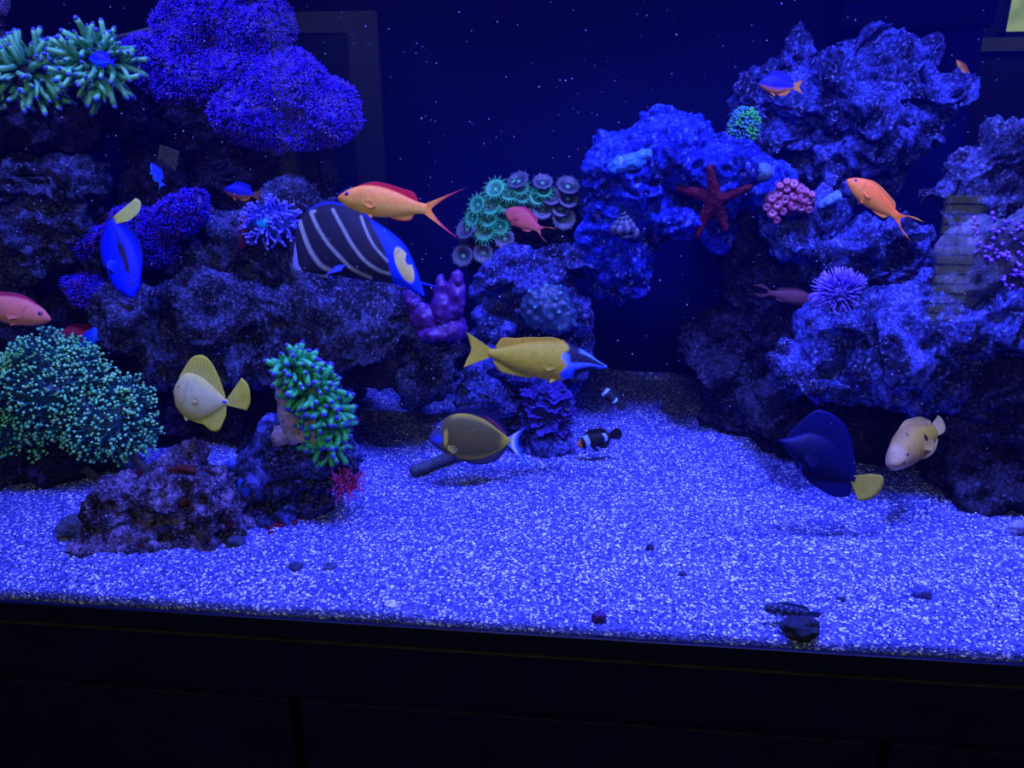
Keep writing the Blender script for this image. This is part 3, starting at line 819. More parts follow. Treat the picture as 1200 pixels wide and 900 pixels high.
# meandering green-blue brain coral on the middle rock
root = empty('brain_coral', P(640, 385, .66), 'dark scaly coral flecked with cyan on the middle rock above the rabbitfish', 'coral')
lr = np.array(root.location)
b = voxelize([(P(640, 360, .64)-lr, np.array([30, 24, 30])*S(640, 360, .64)), (P(652, 372, .64)-lr, np.array([24, 20, 20])*S(640, 360, .64))], .0042)
w = worley(b[0]*70, 9); W = b[0]+b[1]*((.5-np.clip(w, 0, .75))*.016)[:, None]
h = _hash(np.floor(b[0][:, 0]*150).astype(int), np.floor(b[0][:, 1]*150).astype(int), np.floor(b[0][:, 2]*150).astype(int), 3)
C = np.where(((w < .22) & (h > .55))[:, None], np.array((.08, .5, .65)), np.array((.03, .06, .14)))
mk('colony', W, b[2], M['flesh'], root, C)
root['label'] = 'dark scaly coral flecked with cyan on the middle rock above the rabbitfish'

# ruffled violet plate coral on the pedestal
root = empty('plate_coral', P(640, 520, .62), 'violet ruffled plate coral growing on the pedestal right of the brown tang', 'coral')
lr = np.array(root.location)
for i in range(16):
    x, y = RNG.uniform(620, 664), RNG.uniform(458, 512); rx = RNG.uniform(10, 18)
    Yp = .59+abs(x-640)*.0008
    c = P(x, y, Yp); s = S(x, y, Yp); nn, mm = 36, 7; V = []
    tl = frame_to((RNG.normal()*.3+(x-640)*.02, -.75+RNG.normal()*.15, .7))
    for j in range(mm):
        q = j/(mm-1)
        for a in range(nn):
            an = 6.283*a/nn; rr = q*(1+.16*math.sin(an*4+i)+.10*math.sin(an*9+2*i))
            V.append((math.cos(an)*rr*rx*s, math.sin(an)*rr*rx*s*.8, (q**2)*.006+q*.0035*math.sin(an*7+i)))
    V = np.array(V)@tl.T+c-lr; F = [[j*nn+a, j*nn+(a+1) % nn, (j+1)*nn+(a+1) % nn, (j+1)*nn+a] for j in range(mm-1) for a in range(nn)]
    o = mk('plate', V, F, M['crust'], root, (.035, .022, .24))
    so = o.modifiers.new('thick', 'SOLIDIFY'); so.thickness = .003
b = voxelize([(P(640, 482, .63)-lr, np.array([30, 16, 34])*S(640, 482, .63))], .006)
mk('core', roughen(b[0], b[1], 71, .012, .006, .01, .004), b[2], M['crust'], root, (.015, .012, .08))

# red tufted anemone at the foot of the front rock
p = hit(404, 572, ('K',), .3)[0]; p = P(407, 570, p[1]-.008); s = S(408, 565, p[1])
root = empty('red_tube_anemone', p, 'small red bushy anemone beside the front rock on the sand', 'anemone')
V, F = ball((0, 0, 0), np.array([9*s, 8*s, 8*s]), 12, 8); mk('base', V, F, M['flesh'], root, (.25, .02, .08))
rv = [tentacle(18*s, .8*s, bd, (.45, .015, .06), (.42, .05, .30), .8*s, (.4, .06, .4), k=5, n=6, wob=.1) for bd in (.3, -.4, .5)]
tufted_head(root, p+np.array([0, 0, .002]), (9*s, 8*s, 7*s), rv, 98, M['flesh'], 'tentacle', axis=(0, -.5, .85), zmin=-.1, droop=.15, scl=(.6, 1.2))

# red coralline crust at the base of the front rock
g = ground(338, 615)
b = voxelize([(np.array(ground(x, y))+[0, 0, .001], np.array([rx, .007, .005])) for x, y, rx in [(314+i*4.2+RNG.normal()*2, 621-i*1.25+RNG.normal()*2.5, RNG.uniform(.004, .007)) for i in range(13)]], .0028)
tag(mk('red_algae', roughen(b[0], b[1], 31, .003, .002, .004, .002, 60), b[2], M['crust'], None, (.14, .006, .04), True, g), 'strip of crimson algae on the sand at the foot of the front rock', 'algae')

# pink zoanthids on the dark upright rock
root = empty('zoanthid_colony', P(925, 245, .64), 'cluster of pink rounded zoanthid polyps beside the red starfish', 'coral')
lr = np.array(root.location); Yz = .63
s = S(925, 235, Yz)
V, F = ball(P(925, 236, Yz+.02)-lr, np.array([30*s, 18*s, 18*s]), 20, 12); mk('mat_base', V, F, M['crust'], root, (.09, .03, .07))
zp = [(.75, -.9), (.85, -.2), (1.0, .1), (.92, .35), (.6, .48), (.3, .42), (.2, .30), (.01, .28)]
ZV, ZF = lathe(zp, 16); zi = np.repeat(np.arange(len(zp)), 16)
ZC = np.where((zi >= 5)[:, None], np.array((.5, .2, .38)), np.array((.30, .055, .13))); ZC[zi >= 6] = (.12, .02, .07)
first = None
zs = [(905, 250, 6), (899, 243, 6), (911, 240, 6), (918, 248, 5), (912, 228, 6), (922, 222, 6), (930, 216, 6), (938, 222, 6), (920, 234, 7), (930, 230, 7), (940, 232, 7), (947, 236, 6), (951, 228, 5), (929, 241, 7), (939, 243, 6), (948, 246, 5), (914, 218, 5), (905, 233, 5), (944, 224, 5), (910, 258, 5), (922, 213, 5)]
for x, y, r in zs:
    q = P(x, y, Yz-.012)
    if first is None: first = o = mk('polyp', ZV, ZF, M['flesh'], root, ZC)
    else: o = first.copy(); COL.objects.link(o)
    R = frame_to(np.array([(x-925)*.02+RNG.normal()*.25, -1, (238-y)*.03+.2+RNG.normal()*.25]))*(r*s*RNG.uniform(.85, 1.2))
    Mx = Matrix(R.tolist()).to_4x4(); Mx.translation = Vector(q-lr); o.matrix_basis = Mx

# small round greenish coral and green polyp clump
p, n = hit(893, 202, ('N',), .68); V, F = ball(p, np.array([12, 11, 11])*S(893, 202, p[1]), 24, 16)
N_ = (V-p)/np.linalg.norm(V-p, axis=1)[:, None]; V = V+N_*(np.clip(.5-worley(V*160, 8), 0, 1)*.004)[:, None]
tag(mk('button_coral', V, F, M['crust'], None, (.07, .13, .22), True, p), 'small round grey-green dimpled coral on the right end of the blue boulder', 'coral')
p = P(873, 150, .74); s = S(873, 150, .74)
root = empty('green_polyp_clump', p+np.array([0, .02, 0]), 'small bright green frilly coral left of the jagged upper right rock', 'coral')
V, F = ball((0, 0, 0), np.array([12*s, .025, 18*s]), 14, 10); mk('base', V, F, M['crust'], root, (.02, .05, .08))
gv = [tuft(8*s, 1.7*s, (.02, .14, .05), (.07, .58, .12), 5), tuft(8*s, 1.7*s, (.03, .06, .25), (.05, .30, .35), 5)]
tufted_head(root, p+np.array([0, .015, 0]), (13*s, 12*s, 19*s), gv, 60, M['flesh'], 'frill', axis=(0, -.8, .5), zmin=-.3)

# leather coral dome at right, haze painted into its pale cap, with violet polyps
root = empty('leather_coral', P(1150, 370, .50), 'rounded leather coral with haze painted into its pale cap and violet polyps at the right edge', 'coral')
lr = np.array(root.location); s = S(1150, 310, .48)
b = voxelize([(P(x, y, .48)-lr, np.array([rx*s, rx*s*.7, ry*s])) for x, y, rx, ry in ((1165, 300, 62, 50), (1205, 305, 60, 60), (1150, 325, 50, 36), (1175, 350, 40, 26))], .008)
W = roughen(b[0], b[1], 61, .018, .003, .014, .006); W[:, 0] = np.minimum(W[:, 0], XR-.03-lr[0]) 
mk('cap', W, b[2], M['crust'], root, np.array((.035, .035, .085))+np.array((.05, .05, .065))*np.clip(.5+fbm(W*45, 3, 8), 0, 1)[:, None])  # pale tone stands in for haze and glass reflection
t = BVHTree.FromPolygons(W.tolist(), b[2]); items = []
lv = [tentacle(6*s, 1.6*s, bd, (.08, .05, .35), (.2, .08, .75), 2.1*s, (.26, .09, .9), k=6, n=4) for bd in (0, .3, -.4)]
for i in range(400):
    x, y = RNG.uniform(1098, 1230), RNG.uniform(228, 345)
    if (x-1098)/110 + (345-y)/160 < .75 or RNG.random() < .45: continue
    d = Vector(ray(x, y)).normalized(); r = t.ray_cast(Vector(CAM-lr), d)
    if r[0] is None: continue
    nn = np.array(r[1]); nn = nn if nn@np.array(d) < 0 else -nn
    items.append((int(RNG.integers(3)), frame_to(nn+RNG.normal(size=3)*.3)*RNG.uniform(.7, 1.2), np.array(r[0])))
scatter(root, 'polyp', lv, items, M['flesh'], 100, 'polyp')
# ------------------------------------------------------------------ fish
def sm(a, b, x):
    t = np.clip((x-a)/(b-a), 0, 1); return t*t*(3-2*t)
def mixc(a, b, w):
    w = np.asarray(w)[..., None]; return np.asarray(a)*(1-w)+np.asarray(b)*w

class Fish:
    """a fish with one continuous body (x: snout 0 -> tail base -1, z up, in body lengths) and its fins and eyes"""
    def __init__(self, name, label, snout, tail, Y, prof, colour, turn=0.0, group=None, cat='fish', flip=False, res=(90, 40)):
        (x0, y0), (x1, y1) = snout, tail
        mx, my = (x0+x1)/2, (y0+y1)/2
        s = S(mx, my, Y)
        h = RT*(x0-x1)-UP*(y0-y1); Lp = np.linalg.norm(h); h /= Lp
        self.L = Lp*s/math.cos(turn)
        up = np.cross(h, FW); up /= np.linalg.norm(up)
        if (up@UP < 0) != flip: up = -up
        fw = h*math.cos(turn)-FW*math.sin(turn)
        lat = np.cross(up, fw)
        self.c = P(mx, my, Y)
        self.root = empty(name, self.c, label, cat, group)
        Mx = Matrix([[fw[i], lat[i], up[i], self.c[i]] for i in range(3)]+[[0, 0, 0, 1]])
        self.root.matrix_world = Mx
        p = np.array(prof, float)
        self.nt, self.nk = res
        t = (1-np.cos(np.linspace(0, math.pi, self.nt)))/2
        t = .6*t+.4*np.linspace(0, 1, self.nt)
        d = cr(p, 400); o = np.argsort(d[:, 0]); d = d[o]
        self.d = d
        top, bot, w = (np.interp(t, d[:, 0], d[:, k]) for k in (1, 2, 3))
        V, T, Vv = [], [], []
        for i in range(self.nt):
            zc, hh = (top[i]+bot[i])/2, (top[i]-bot[i])/2
            for k in range(self.nk):
                a = 2*math.pi*k/self.nk
                y = w[i]*math.copysign(abs(math.cos(a))**1.15, math.cos(a)); z = zc+hh*math.sin(a)
                V.append((-(t[i]-.5)*self.L, y*self.L, z*self.L)); T.append(t[i]); Vv.append(math.sin(a))
        F = [[i*self.nk+k, i*self.nk+(k+1) % self.nk, (i+1)*self.nk+(k+1) % self.nk, (i+1)*self.nk+k] for i in range(self.nt-1) for k in range(self.nk)]
        F.append([k for k in range(self.nk)][::-1]); F.append([(self.nt-1)*self.nk+k for k in range(self.nk)])
        self.colour = colour
        T, Vv = np.array(T), np.array(Vv)
        C = colour(T, Vv)
        C = C*(1-.28*np.exp(-((T-(.275-.07*(Vv+.1)**2))/.011)**2)*sm(.75, .5, np.abs(Vv)))[:, None]   # edge of the gill cover
        self.body = mk('body', V, F, M['skin'], self.root, C)
    def top(self, t): return np.interp(t, self.d[:, 0], self.d[:, 1])
    def bot(self, t): return np.interp(t, self.d[:, 0], self.d[:, 2])
    def wid(self, t): return np.interp(t, self.d[:, 0], self.d[:, 3])
    def sheet(self, name, base, tip, col, y0=0.0, out=0.0, rays=18, thick=.008, n=40, m=9, ray_amp=.18, parent=None):
        """base/tip: lists of (t, z) control points; col(u, v)->rgb; out: how far the tip leans sideways"""
        B, Tp = cr(base, n), cr(tip, n)
        side = []
        for sgn in (1, -1):
            V = []
            for j in range(m):
                v = j/(m-1)
                for i in range(n):
                    q = B[i]*(1-v)+Tp[i]*v
                    th = thick*(1-v*.8)*.5
                    yy = y0+out*v*(1-.25*v)+sgn*th+.004*math.sin(i/n*rays*6.283)*v*(1-v)*1.2
                    V.append((-(q[0]-.5)*self.L, yy*self.L, q[1]*self.L))
            side.append(np.array(V))
        F = []
        N0 = n*m
        for j in range(m-1):
            for i in range(n-1):
                a = j*n+i
                F.append([a, a+1, a+n+1, a+n]); F.append([N0+a, N0+a+n, N0+a+n+1, N0+a+1])
        rim = list(range(n))+[j*n+n-1 for j in range(1, m)]+[(m-1)*n+i for i in range(n-2, -1, -1)]+[j*n for j in range(m-2, 0, -1)]
        k = len(rim)
        F += [[rim[i], N0+rim[i], N0+rim[(i+1) % k], rim[(i+1) % k]] for i in range(k)]
        u = np.tile(np.linspace(0, 1, n), m); v = np.repeat(np.linspace(0, 1, m), n)
        c = np.asarray(col(u, v))*np.ones((len(u), 3)); c = c*(1-ray_amp*(.5+.5*np.sin(u*rays*2*math.pi)))[:, None]
        C = np.vstack([c, c])
        return mk(name, np.vstack(side), F, M['fin'], parent or self.root, C)
    def dorsal(self, a, b, hs, col, lean=.06, **k):
        tt = np.linspace(a, b, len(hs))
        base = [(t, self.top(t)-.03*min(1, .4+self.top(t)*3)) for t in tt]
        tip = [(t+lean*(h/(max(hs)+1e-6)), self.top(t)+h) for t, h in zip(tt, hs)]
        return self.sheet('dorsal_fin', base, tip, col, **k)
    def anal(self, a, b, hs, col, lean=.06, name='anal_fin', **k):
        tt = np.linspace(a, b, len(hs))
        base = [(t, self.bot(t)+.03) for t in tt]
        tip = [(t+lean*(h/(max(hs)+1e-6)), self.bot(t)-h) for t, h in zip(tt, hs)]
        return self.sheet(name, base, tip, col, **k)
    def tail(self, tips, col, t0=.965, hb=None, **k):
        hb = hb or (self.top(1.0)-self.bot(1.0))/2*.9; zc = (self.top(1.0)+self.bot(1.0))/2
        n = len(tips)
        base = [(t0, zc+hb*(1-2*i/(n-1))) for i in range(n)]
        tip = [(1+x, zc+z) for x, z in tips]
        return self.sheet('tail_fin', base, tip, col, thick=.018, **k)
    def pectoral(self, t, z, ln, wd, col, ang=-.3, out=.045, **k):
        ca, sa = math.cos(ang), math.sin(ang)
        y0 = float(self.wid(t))*.85
        base = [(t, z+wd*.22), (t, z), (t, z-wd*.22)]
        tip = []
        for u, v in ((.75, .5), (1.0, .2), (.95, -.2), (.6, -.5)):
            tip.append((t+ln*u*ca+wd*v*sa*0, z+wd*v+ln*u*sa))
        for sgn in (1, -1):
            self.sheet('pectoral_fin', base, tip, col, y0=sgn*y0, out=sgn*out, rays=10, n=20, **k)
    def pelvic(self, t, ln, col, ang=-.8):
        z = self.bot(t)+.02
        for sgn in (1, -1):
            self.sheet('pelvic_fin', [(t-.02, z), (t+.03, z)], [(t+ln*.7, z-ln*.9), (t+ln, z-ln*.6)], col, y0=sgn*.02, out=sgn*.05, rays=6, n=12)
    def eyes(self, t, z, r, iris=(.25, .2, .12), pupil=(.004, .004, .006), white=None):
        hh = (self.top(t)-self.bot(t))/2; zc = (self.top(t)+self.bot(t))/2
        q = min(.95, abs((z-zc)/hh)); y = float(self.wid(t))*math.sqrt(1-q*q)**1.15
        for sgn in (1, -1):
            c = np.array([-(t-.5), sgn*(y-r*.35), z])*self.L
            V, F = ball(c, np.array([r, r*.62, r])*self.L, 16, 10)
            e = mk('eye', V, F, M['skin'], self.root, iris)
            V, F = ball(c+np.array([0, sgn*r*.30, 0])*self.L, np.array([r*.58, r*.42, r*.58])*self.L, 14, 8)
            mk('pupil', V, F, M['skin'], e, pupil)

def flat(c): return lambda u, v: np.tile(np.asarray(c, float), (len(u), 1))
def grad(c0, c1, p=1.): return lambda u, v: mixc(c0, c1, v**p)
def solid(c, belly=None, edge=-.3):
    def f(t, v):
        a = np.tile(np.asarray(c, float), (len(t), 1))
        return a if belly is None else mixc(belly, a, sm(edge-.3, edge+.3, v))
    return f

ANTH = [(0, .0, -.015, .004), (.03, .035, -.045, .028), (.12, .10, -.09, .06), (.28, .165, -.135, .085), (.48, .17, -.15, .085), (.68, .13, -.12, .062), (.85, .075, -.075, .035), (1, .052, -.052, .018)]
DAMS = [(0, .0, -.015, .004), (.04, .06, -.06, .04), (.15, .16, -.14, .08), (.38, .25, -.22, .11), (.6, .23, -.21, .09), (.82, .12, -.12, .045), (1, .075, -.075, .022)]
TANG = [(0, .0, -.02, .01), (.04, .03, -.045, .025), (.12, .10, -.10, .055), (.26, .235, -.19, .085), (.45, .28, -.25, .095), (.65, .235, -.22, .075), (.84, .12, -.12, .04), (.95, .052, -.052, .022), (1, .05, -.05, .018)]

def anthias(label, sn, tl, Y, body, belly, ridge, fin, tailc, turn=0., lunate=.55, fold=1.0, tall=1.0, group='anthias in the open water'):
    def colr(t, v):
        c = mixc(belly, body, sm(-.7, .3, v)); c = mixc(c, ridge, sm(.80, .97, v)*sm(.12, .2, t)); c = mixc(c, mixc(body, ridge, .5*np.ones(1))[0], sm(.12, .02, t)*.6)
        return c
    f = Fish('anthias', label, sn, tl, Y, [(p[0], p[1]*tall, p[2]*tall, p[3]) for p in ANTH], colr, turn, group)
    f.dorsal(.20, .88, [h*fold for h in (.02, .05, .055, .055, .06, .08, .02)], grad(ridge, fin, .8), rays=20)
    f.anal(.60, .86, [h*fold for h in (.015, .06, .07, .015)], grad(belly, fin, 2), rays=10)
    f.pelvic(.36, .10*fold, grad(belly, fin, 2)); f.pectoral(.30, -.03, .15, .09, flat(body), -.25)
    f.tail([(.40, .04+lunate*.42), (.20, .15), (.085, .045), (.055, 0), (.085, -.045), (.20, -.15), (.40, -.04-lunate*.42)], lambda u, v: mixc(body, tailc, sm(.3, .8, v*(.35+1.3*np.abs(u-.5)))), rays=16)
    f.eyes(.11, .035*tall, .032, (.30, .08, .25), (.02, .01, .06))
    return f

anthias('large orange anthias with a crimson back crossing above the striped angelfish', (396, 231), (500, 245), .27, (.92, .30, .04), (.95, .50, .10), (.55, .008, .02), (.50, .01, .03), (.62, .03, .08), lunate=.60, fold=.7, tall=1.08)
anthias('pink anthias entering at the left edge of the picture', (60, 374), (-42, 352), .33, (.80, .22, .16), (.82, .28, .20), (.50, .02, .08), (.4, .04, .12), (.5, .03, .12), fold=.5)
anthias('dark red anthias half hidden behind the dotted green coral', (62, 394), (132, 396), .56, (.40, .02, .05), (.40, .04, .06), (.25, .008, .04), (.2, .01, .05), (.3, .01, .05))
anthias('red anthias swimming away in front of the green button polyps', (592, 244), (631, 270), .42, (.42, .055, .055), (.44, .09, .07), (.30, .02, .04), (.32, .03, .05), (.40, .08, .05), turn=-.4, tall=1.45, lunate=.35, fold=.6)
anthias('orange anthias with a violet eye above the right ledge rock', (993, 210), (1052, 254), .45, (.90, .17, .02), (.85, .26, .03), (.68, .06, .015), (.65, .22, .03), (.65, .22, .03), lunate=.34, fold=.55, tall=1.15)
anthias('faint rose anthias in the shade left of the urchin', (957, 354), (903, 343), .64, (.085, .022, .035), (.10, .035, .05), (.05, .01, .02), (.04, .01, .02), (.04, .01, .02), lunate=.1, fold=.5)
anthias('small orange fish tucked behind the right end of the jagged rock', (1121, 70), (1135, 92), .92, (.7, .22, .04), (.7, .3, .06), (.4, .08, .02), (.5, .15, .04), (.5, .15, .04))

def damsel(label, sn, tl, Y, back, belly, fin, tailc, turn=0., edge=-.3, tall=1.0, group='blue damselfish'):
    pr = [(a, b*tall, c*tall, d) for a, b, c, d in DAMS]
    f = Fish('damselfish', label, sn, tl, Y, pr, solid(back, belly, edge), turn, group)
    f.dorsal(.22, .90, [.03, .08, .09, .10, .13, .05], flat(back), rays=16)
    f.anal(.55, .9, [.03, .09, .09, .03], flat(fin), rays=10)
    f.pelvic(.36, .14, flat(fin)); f.pectoral(.30, -.0, .16, .10, flat(back))
    f.tail([(.30, .20), (.22, .12), (.17, 0), (.22, -.12), (.30, -.20)], flat(tailc), rays=10)
    f.eyes(.13, .05, .035, (.02, .03, .3))
    return f
BL = (.001, .004, .72)
damsel('small blue damselfish in front of the right-hand green branching coral', (104, 68), (129, 72), .42, BL, (.008, .08, .75), BL, BL, tall=1.3)
damsel('small bright blue damselfish pointing upward before the dark rock column', (177, 191), (188, 214), .5, (.006, .04, .95), (.05, .2, .95), (.02, .1, .9), (.02, .1, .9), tall=.8)
damsel('blue damselfish with an orange belly left of the striped angelfish', (262, 222), (297, 228), .48, (.001, .003, .28), (.34, .09, .012), (.30, .08, .01), (.15, .04, .02), edge=-.6, tall=1.0)
damsel('blue damselfish with an orange tail in front of the jagged upper right rock', (889, 97), (930, 101), .52, (.001, .003, .28), (.42, .13, .015), (.42, .13, .015), (.42, .14, .015), edge=-.6, tall=1.2)
damsel('oval blue fish rising from behind the dotted green coral', (113, 382), (101, 412), .52, (.006, .05, .75), (.02, .12, .7), (.01, .06, .6), (.01, .06, .6), tall=.9)

# blue tang, yellow tail, black palette mark
def regal(t, v):
    c = np.tile((.001, .012, .95), (len(t), 1))
    up = sm(.56, .66, v-.08*np.sin(t*6))*sm(.24, .32, t)*sm(1.01, .95, t)
    band = sm(.12, .22, v)*sm(.62, .50, v)*sm(.22, .30, t)*sm(.66, .60, t)*.95
    low = sm(.10, .0, np.abs(v-.05-.35*(t-.3)))*sm(.36, .44, t)*sm(.86, .8, t)
    k = np.clip(up*.0+band+sm(.12, .05, np.abs(v-.42+.3*(t-.25)))*sm(.2, .26, t)*sm(1.0, .95, t)+low*.9, 0, 1)
    return mixc(c, (.003, .003, .02), k)
f = Fish('blue_tang', 'vivid blue tang with black mark and yellow tail diving past the violet polyps', (162, 350), (122, 256), .42,
         [(0, .0, -.03, .012), (.05, .06, -.085, .045), (.15, .13, -.15, .075), (.35, .19, -.19, .09), (.6, .185, -.165, .07), (.82, .12, -.10, .04), (.95, .06, -.05, .022), (1, .055, -.045, .018)], regal, .25, 'tangs')
f.dorsal(.22, .93, [.02, .05, .06, .06, .05, .02], grad((.001, .010, .85), (.002, .003, .06)), rays=20)
f.anal(.45, .93, [.03, .05, .05, .02], grad((.001, .010, .85), (.002, .003, .1)), rays=14)
f.pectoral(.30, -.04, .17, .12, grad((.002, .015, .8), (.03, .08, .7), 3))
f.sheet('tail_fin', [(.93, .05), (.98, .055), (1.02, .04)], [(.90, .20), (.95, .34), (1.06, .40), (1.14, .36)], lambda u, v: mixc((.50, .52, .06), (.55, .56, .12), v), rays=9, thick=.014)
f.eyes(.13, .05, .022, (.02, .03, .3))

# striped angelfish with blue head and yellow cheek
AX, AY, AL = 498.0, 346.0, 165.0
def apx(x, y):
    return ((AX-x)*.967+(AY-y)*.255)/AL, ((x-AX)*.255-(y-AY)*.967)/AL
ANGEL = [(0, 0, -.012, .008), (.064, .103, -.004, .03), (.136, .206, .012, .055), (.23, .31, .02, .08), (.34, .37, .01, .095), (.465, .415, -.008, .10), (.64, .475, -.03, .085), (.80, .475, -.05, .055), (.90, .43, -.045, .03), (.965, .36, .08, .016), (1.0, .27, .16, .008)]
def crop(l): return [apx(330+x*.18333, 200+y*.18333) for x, y in l]
BARS = [(crop([(112, 305), (150, 420), (200, 530), (260, 610), (312, 640)]), .019), (crop([(215, 262), (192, 268), (205, 300), (240, 370), (310, 475), (390, 565), (470, 640), (575, 688)]), .0155),
        (crop([(335, 256), (400, 370), (470, 490), (550, 590), (640, 650), (705, 668)]), .0145), (crop([(515, 300), (560, 410), (610, 500), (690, 592)]), .011), (crop([(365, 680), (430, 695), (515, 706)]), .011)]
AD = cr(np.array(ANGEL), 400)
def angel(t, v):
    tp, bt = np.interp(t, AD[:, 0], AD[:, 1]), np.interp(t, AD[:, 0], AD[:, 2])
    z = (tp+bt)/2+(tp-bt)/2*v
    c = np.tile((.010, .008, .024), (len(t), 1))
    for pl, w in BARS:
        q = cr(pl, 50); dd = np.min(np.hypot(t[:, None]-q[None, :, 0], z[:, None]-q[None, :, 1]), 1)
        c = mixc(c, (.25, .26, .26), sm(w*1.1, w*.6, dd))
    # the edge of the head runs from the nape to the throat
    h0, h1 = apx(437, 258), apx(462, 325)
    e = h0[0]+(z-h0[1])/(h1[1]-h0[1])*(h1[0]-h0[0])+.02*np.cos(z*14)
    c = mixc(c, (.003, .03, .95), sm(e+.012, e-.008, t))
    y0 = apx(475, 312); a0 = apx(466, 290); dx, dz = a0[0]-y0[0], a0[1]-y0[1]; n = math.hypot(dx, dz); dx, dz = dx/n, dz/n
    u = (t-y0[0])*dx+(z-y0[1])*dz; w = -(t-y0[0])*dz+(z-y0[1])*dx
    c = mixc(c, (.62, .50, .13), sm(1.15, .75, (u/.135)**2+(w/.052)**2))
    n0 = apx(482, 304); c = mixc(c, (.004, .04, .95), sm(1.2, .7, ((t-n0[0])/.035)**2+((z-n0[1])/.05)**2))
    c = mixc(c, (.004, .02, .55), sm(.90, .97, v)*sm(.40, .45, t)*sm(.98, .94, t))
    return c
f = Fish('angelfish', 'black and white striped angelfish with blue head and yellow cheek above the ledge rock', (AX, AY), (AX-AL*.967, AY-AL*.255), .44, ANGEL, angel, .0, cat='fish', res=(260, 150))
inner = crop([(104, 400), (125, 500), (180, 590), (240, 640), (300, 672)]); outer = crop([(88, 420), (76, 540), (78, 632), (190, 652), (292, 690)])
ia = [(a-.02*(1 if k < 3 else 0), b+.02) for k, (a, b) in enumerate(inner)]
f.sheet('tail_fin', ia, outer, flat((.17, .19, .42)), rays=14, thick=.012)
pf = crop([(330, 640), (370, 615), (420, 612)]); pt_ = crop([(292, 692), (330, 672), (400, 655)])
for sg in (1, -1): f.sheet('pectoral_fin', pf, pt_, flat((.03, .05, .5)), y0=sg*.065, out=sg*.05, rays=9, n=18)
f.eyes(*apx(478, 301), .014, (.01, .03, .5))
q0 = [crop([p_])[0] for p_ in ((800, 690), (900, 715), (985, 735))]
V, F = tube(cr([(-(a-.5)*f.L, (.05+.02*k)*f.L, b*f.L) for k, (a, b) in enumerate(q0)], 10), np.linspace(.016, .006, 10)*f.L, 8)
mk('gill_spine', V, F, M['skin'], f.root, (.003, .02, .5))

# pale yellow tang
def ytang(t, v):
    c = mixc((.52, .50, .25), (.58, .54, .12), sm(.5, .95, np.abs(v)))
    return mixc(c, (.50, .42, .14), sm(.22, .05, t)*.4)
YT = [(0, .0, -.06, .02), (.035, .17, -.13, .06), (.12, .32, -.30, .10), (.30, .36, -.43, .13), (.52, .30, -.45, .12), (.75, .17, -.31, .08), (.92, .07, -.11, .035), (1, .05, -.05, .02)]
f = Fish('yellow_tang', 'pale yellow tang with raised fins left of the hammer coral', (204, 456), (267, 472), .26, YT, ytang, .0, 'tangs')
YF = lambda u, v: mixc((.56, .53, .12), (.62, .56, .05), v)
f.dorsal(.04, .94, [.06, .24, .34, .38, .36, .30, .19, .03], YF, lean=-.04, rays=26, ray_amp=.3)
f.anal(.42, .98, [.01, .04, .10, .26, .34, .16], YF, lean=.10, rays=18, ray_amp=.2)
f.pelvic(.30, .10, flat((.55, .5, .12))); f.pectoral(.36, -.06, .18, .12, flat((.54, .51, .22)), -.2)
f.sheet('tail_fin', [(.96, .05), (.97, .02), (.97, -.02), (.96, -.05)], [(1.13, .50), (1.26, .42), (1.35, .26), (1.39, .10), (1.37, -.05)], YF, rays=14, ray_amp=.25, thick=.016)
f.eyes(.11, .08, .026, (.5, .45, .08))
V, F = ball((-(.94-.5)*f.L, -.03*f.L, 0), np.array([.05, .010, .022])*f.L, 10, 6)
mk('tail_spine', V, F, M['skin'], f.root, (.01, .02, .8))
V, F = ball((-(.94-.5)*f.L, .03*f.L, 0), np.array([.05, .010, .022])*f.L, 10, 6)
mk('tail_spine', V, F, M['skin'], f.root, (.01, .02, .8))

# foxface rabbitfish
def fox(t, v):
    c = mixc((.40, .29, .012), (.46, .35, .02), sm(-.9, .6, v))
    c = mixc(c, (.44, .28, .015), sm(.75, .95, v))
    edge = .36+.025*np.sin(v*7)
    white = sm(edge+.012, edge-.012, t)
    w = mixc((.03, .08, .75), (.10, .20, .95), sm(-.6, .0, v))
    blk = sm(-.12, -.02, v+.35*(t-.15))*sm(.74, .64, v)*sm(.0, .03, t)*sm(.335, .30, t-.05*v)
    blk = np.maximum(blk, sm(.36, .46, v)*sm(.22, .26, t))
    chest = sm(.0, .1, -.42-v)*sm(.06, .10, t)*sm(.285, .26, t)
    w = mixc(w, (.004, .005, .03), np.clip(np.maximum(blk, chest), 0, 1))
    return mixc(c, w, white)
f = Fish('rabbitfish', 'yellow rabbitfish with black and white striped face above the pedestal rock', (711, 430), (572, 413), .44,
         [(0, .012, -.012, .008), (.06, .035, -.025, .022), (.16, .09, -.055, .045), (.27, .14, -.12, .065), (.38, .17, -.165, .075), (.55, .155, -.165, .07), (.75, .105, -.125, .05), (.92, .045, -.06, .025), (1, .032, -.035, .016)], fox, .0, 'rabbitfish')
del f.root['group']
f.dorsal(.37, .93, [.005, .025, .025, .035, .04, .06, .015], grad((.44, .29, .015), (.50, .30, .02)), rays=26)
f.anal(.60, .93, [.015, .03, .045, .015], grad((.42, .31, .015), (.38, .29, .02)), rays=14)
f.tail([(.20, .15), (.17, .08), (.145, 0), (.17, -.08), (.19, -.15)], grad((.44, .34, .02), (.52, .40, .03)), rays=14)
f.pectoral(.42, -.05, .11, .07, flat((.42, .32, .02)), -.2); f.pelvic(.42, .05, flat((.4, .3, .02)))
f.eyes(.20, .055, .016, (.02, .02, .04))

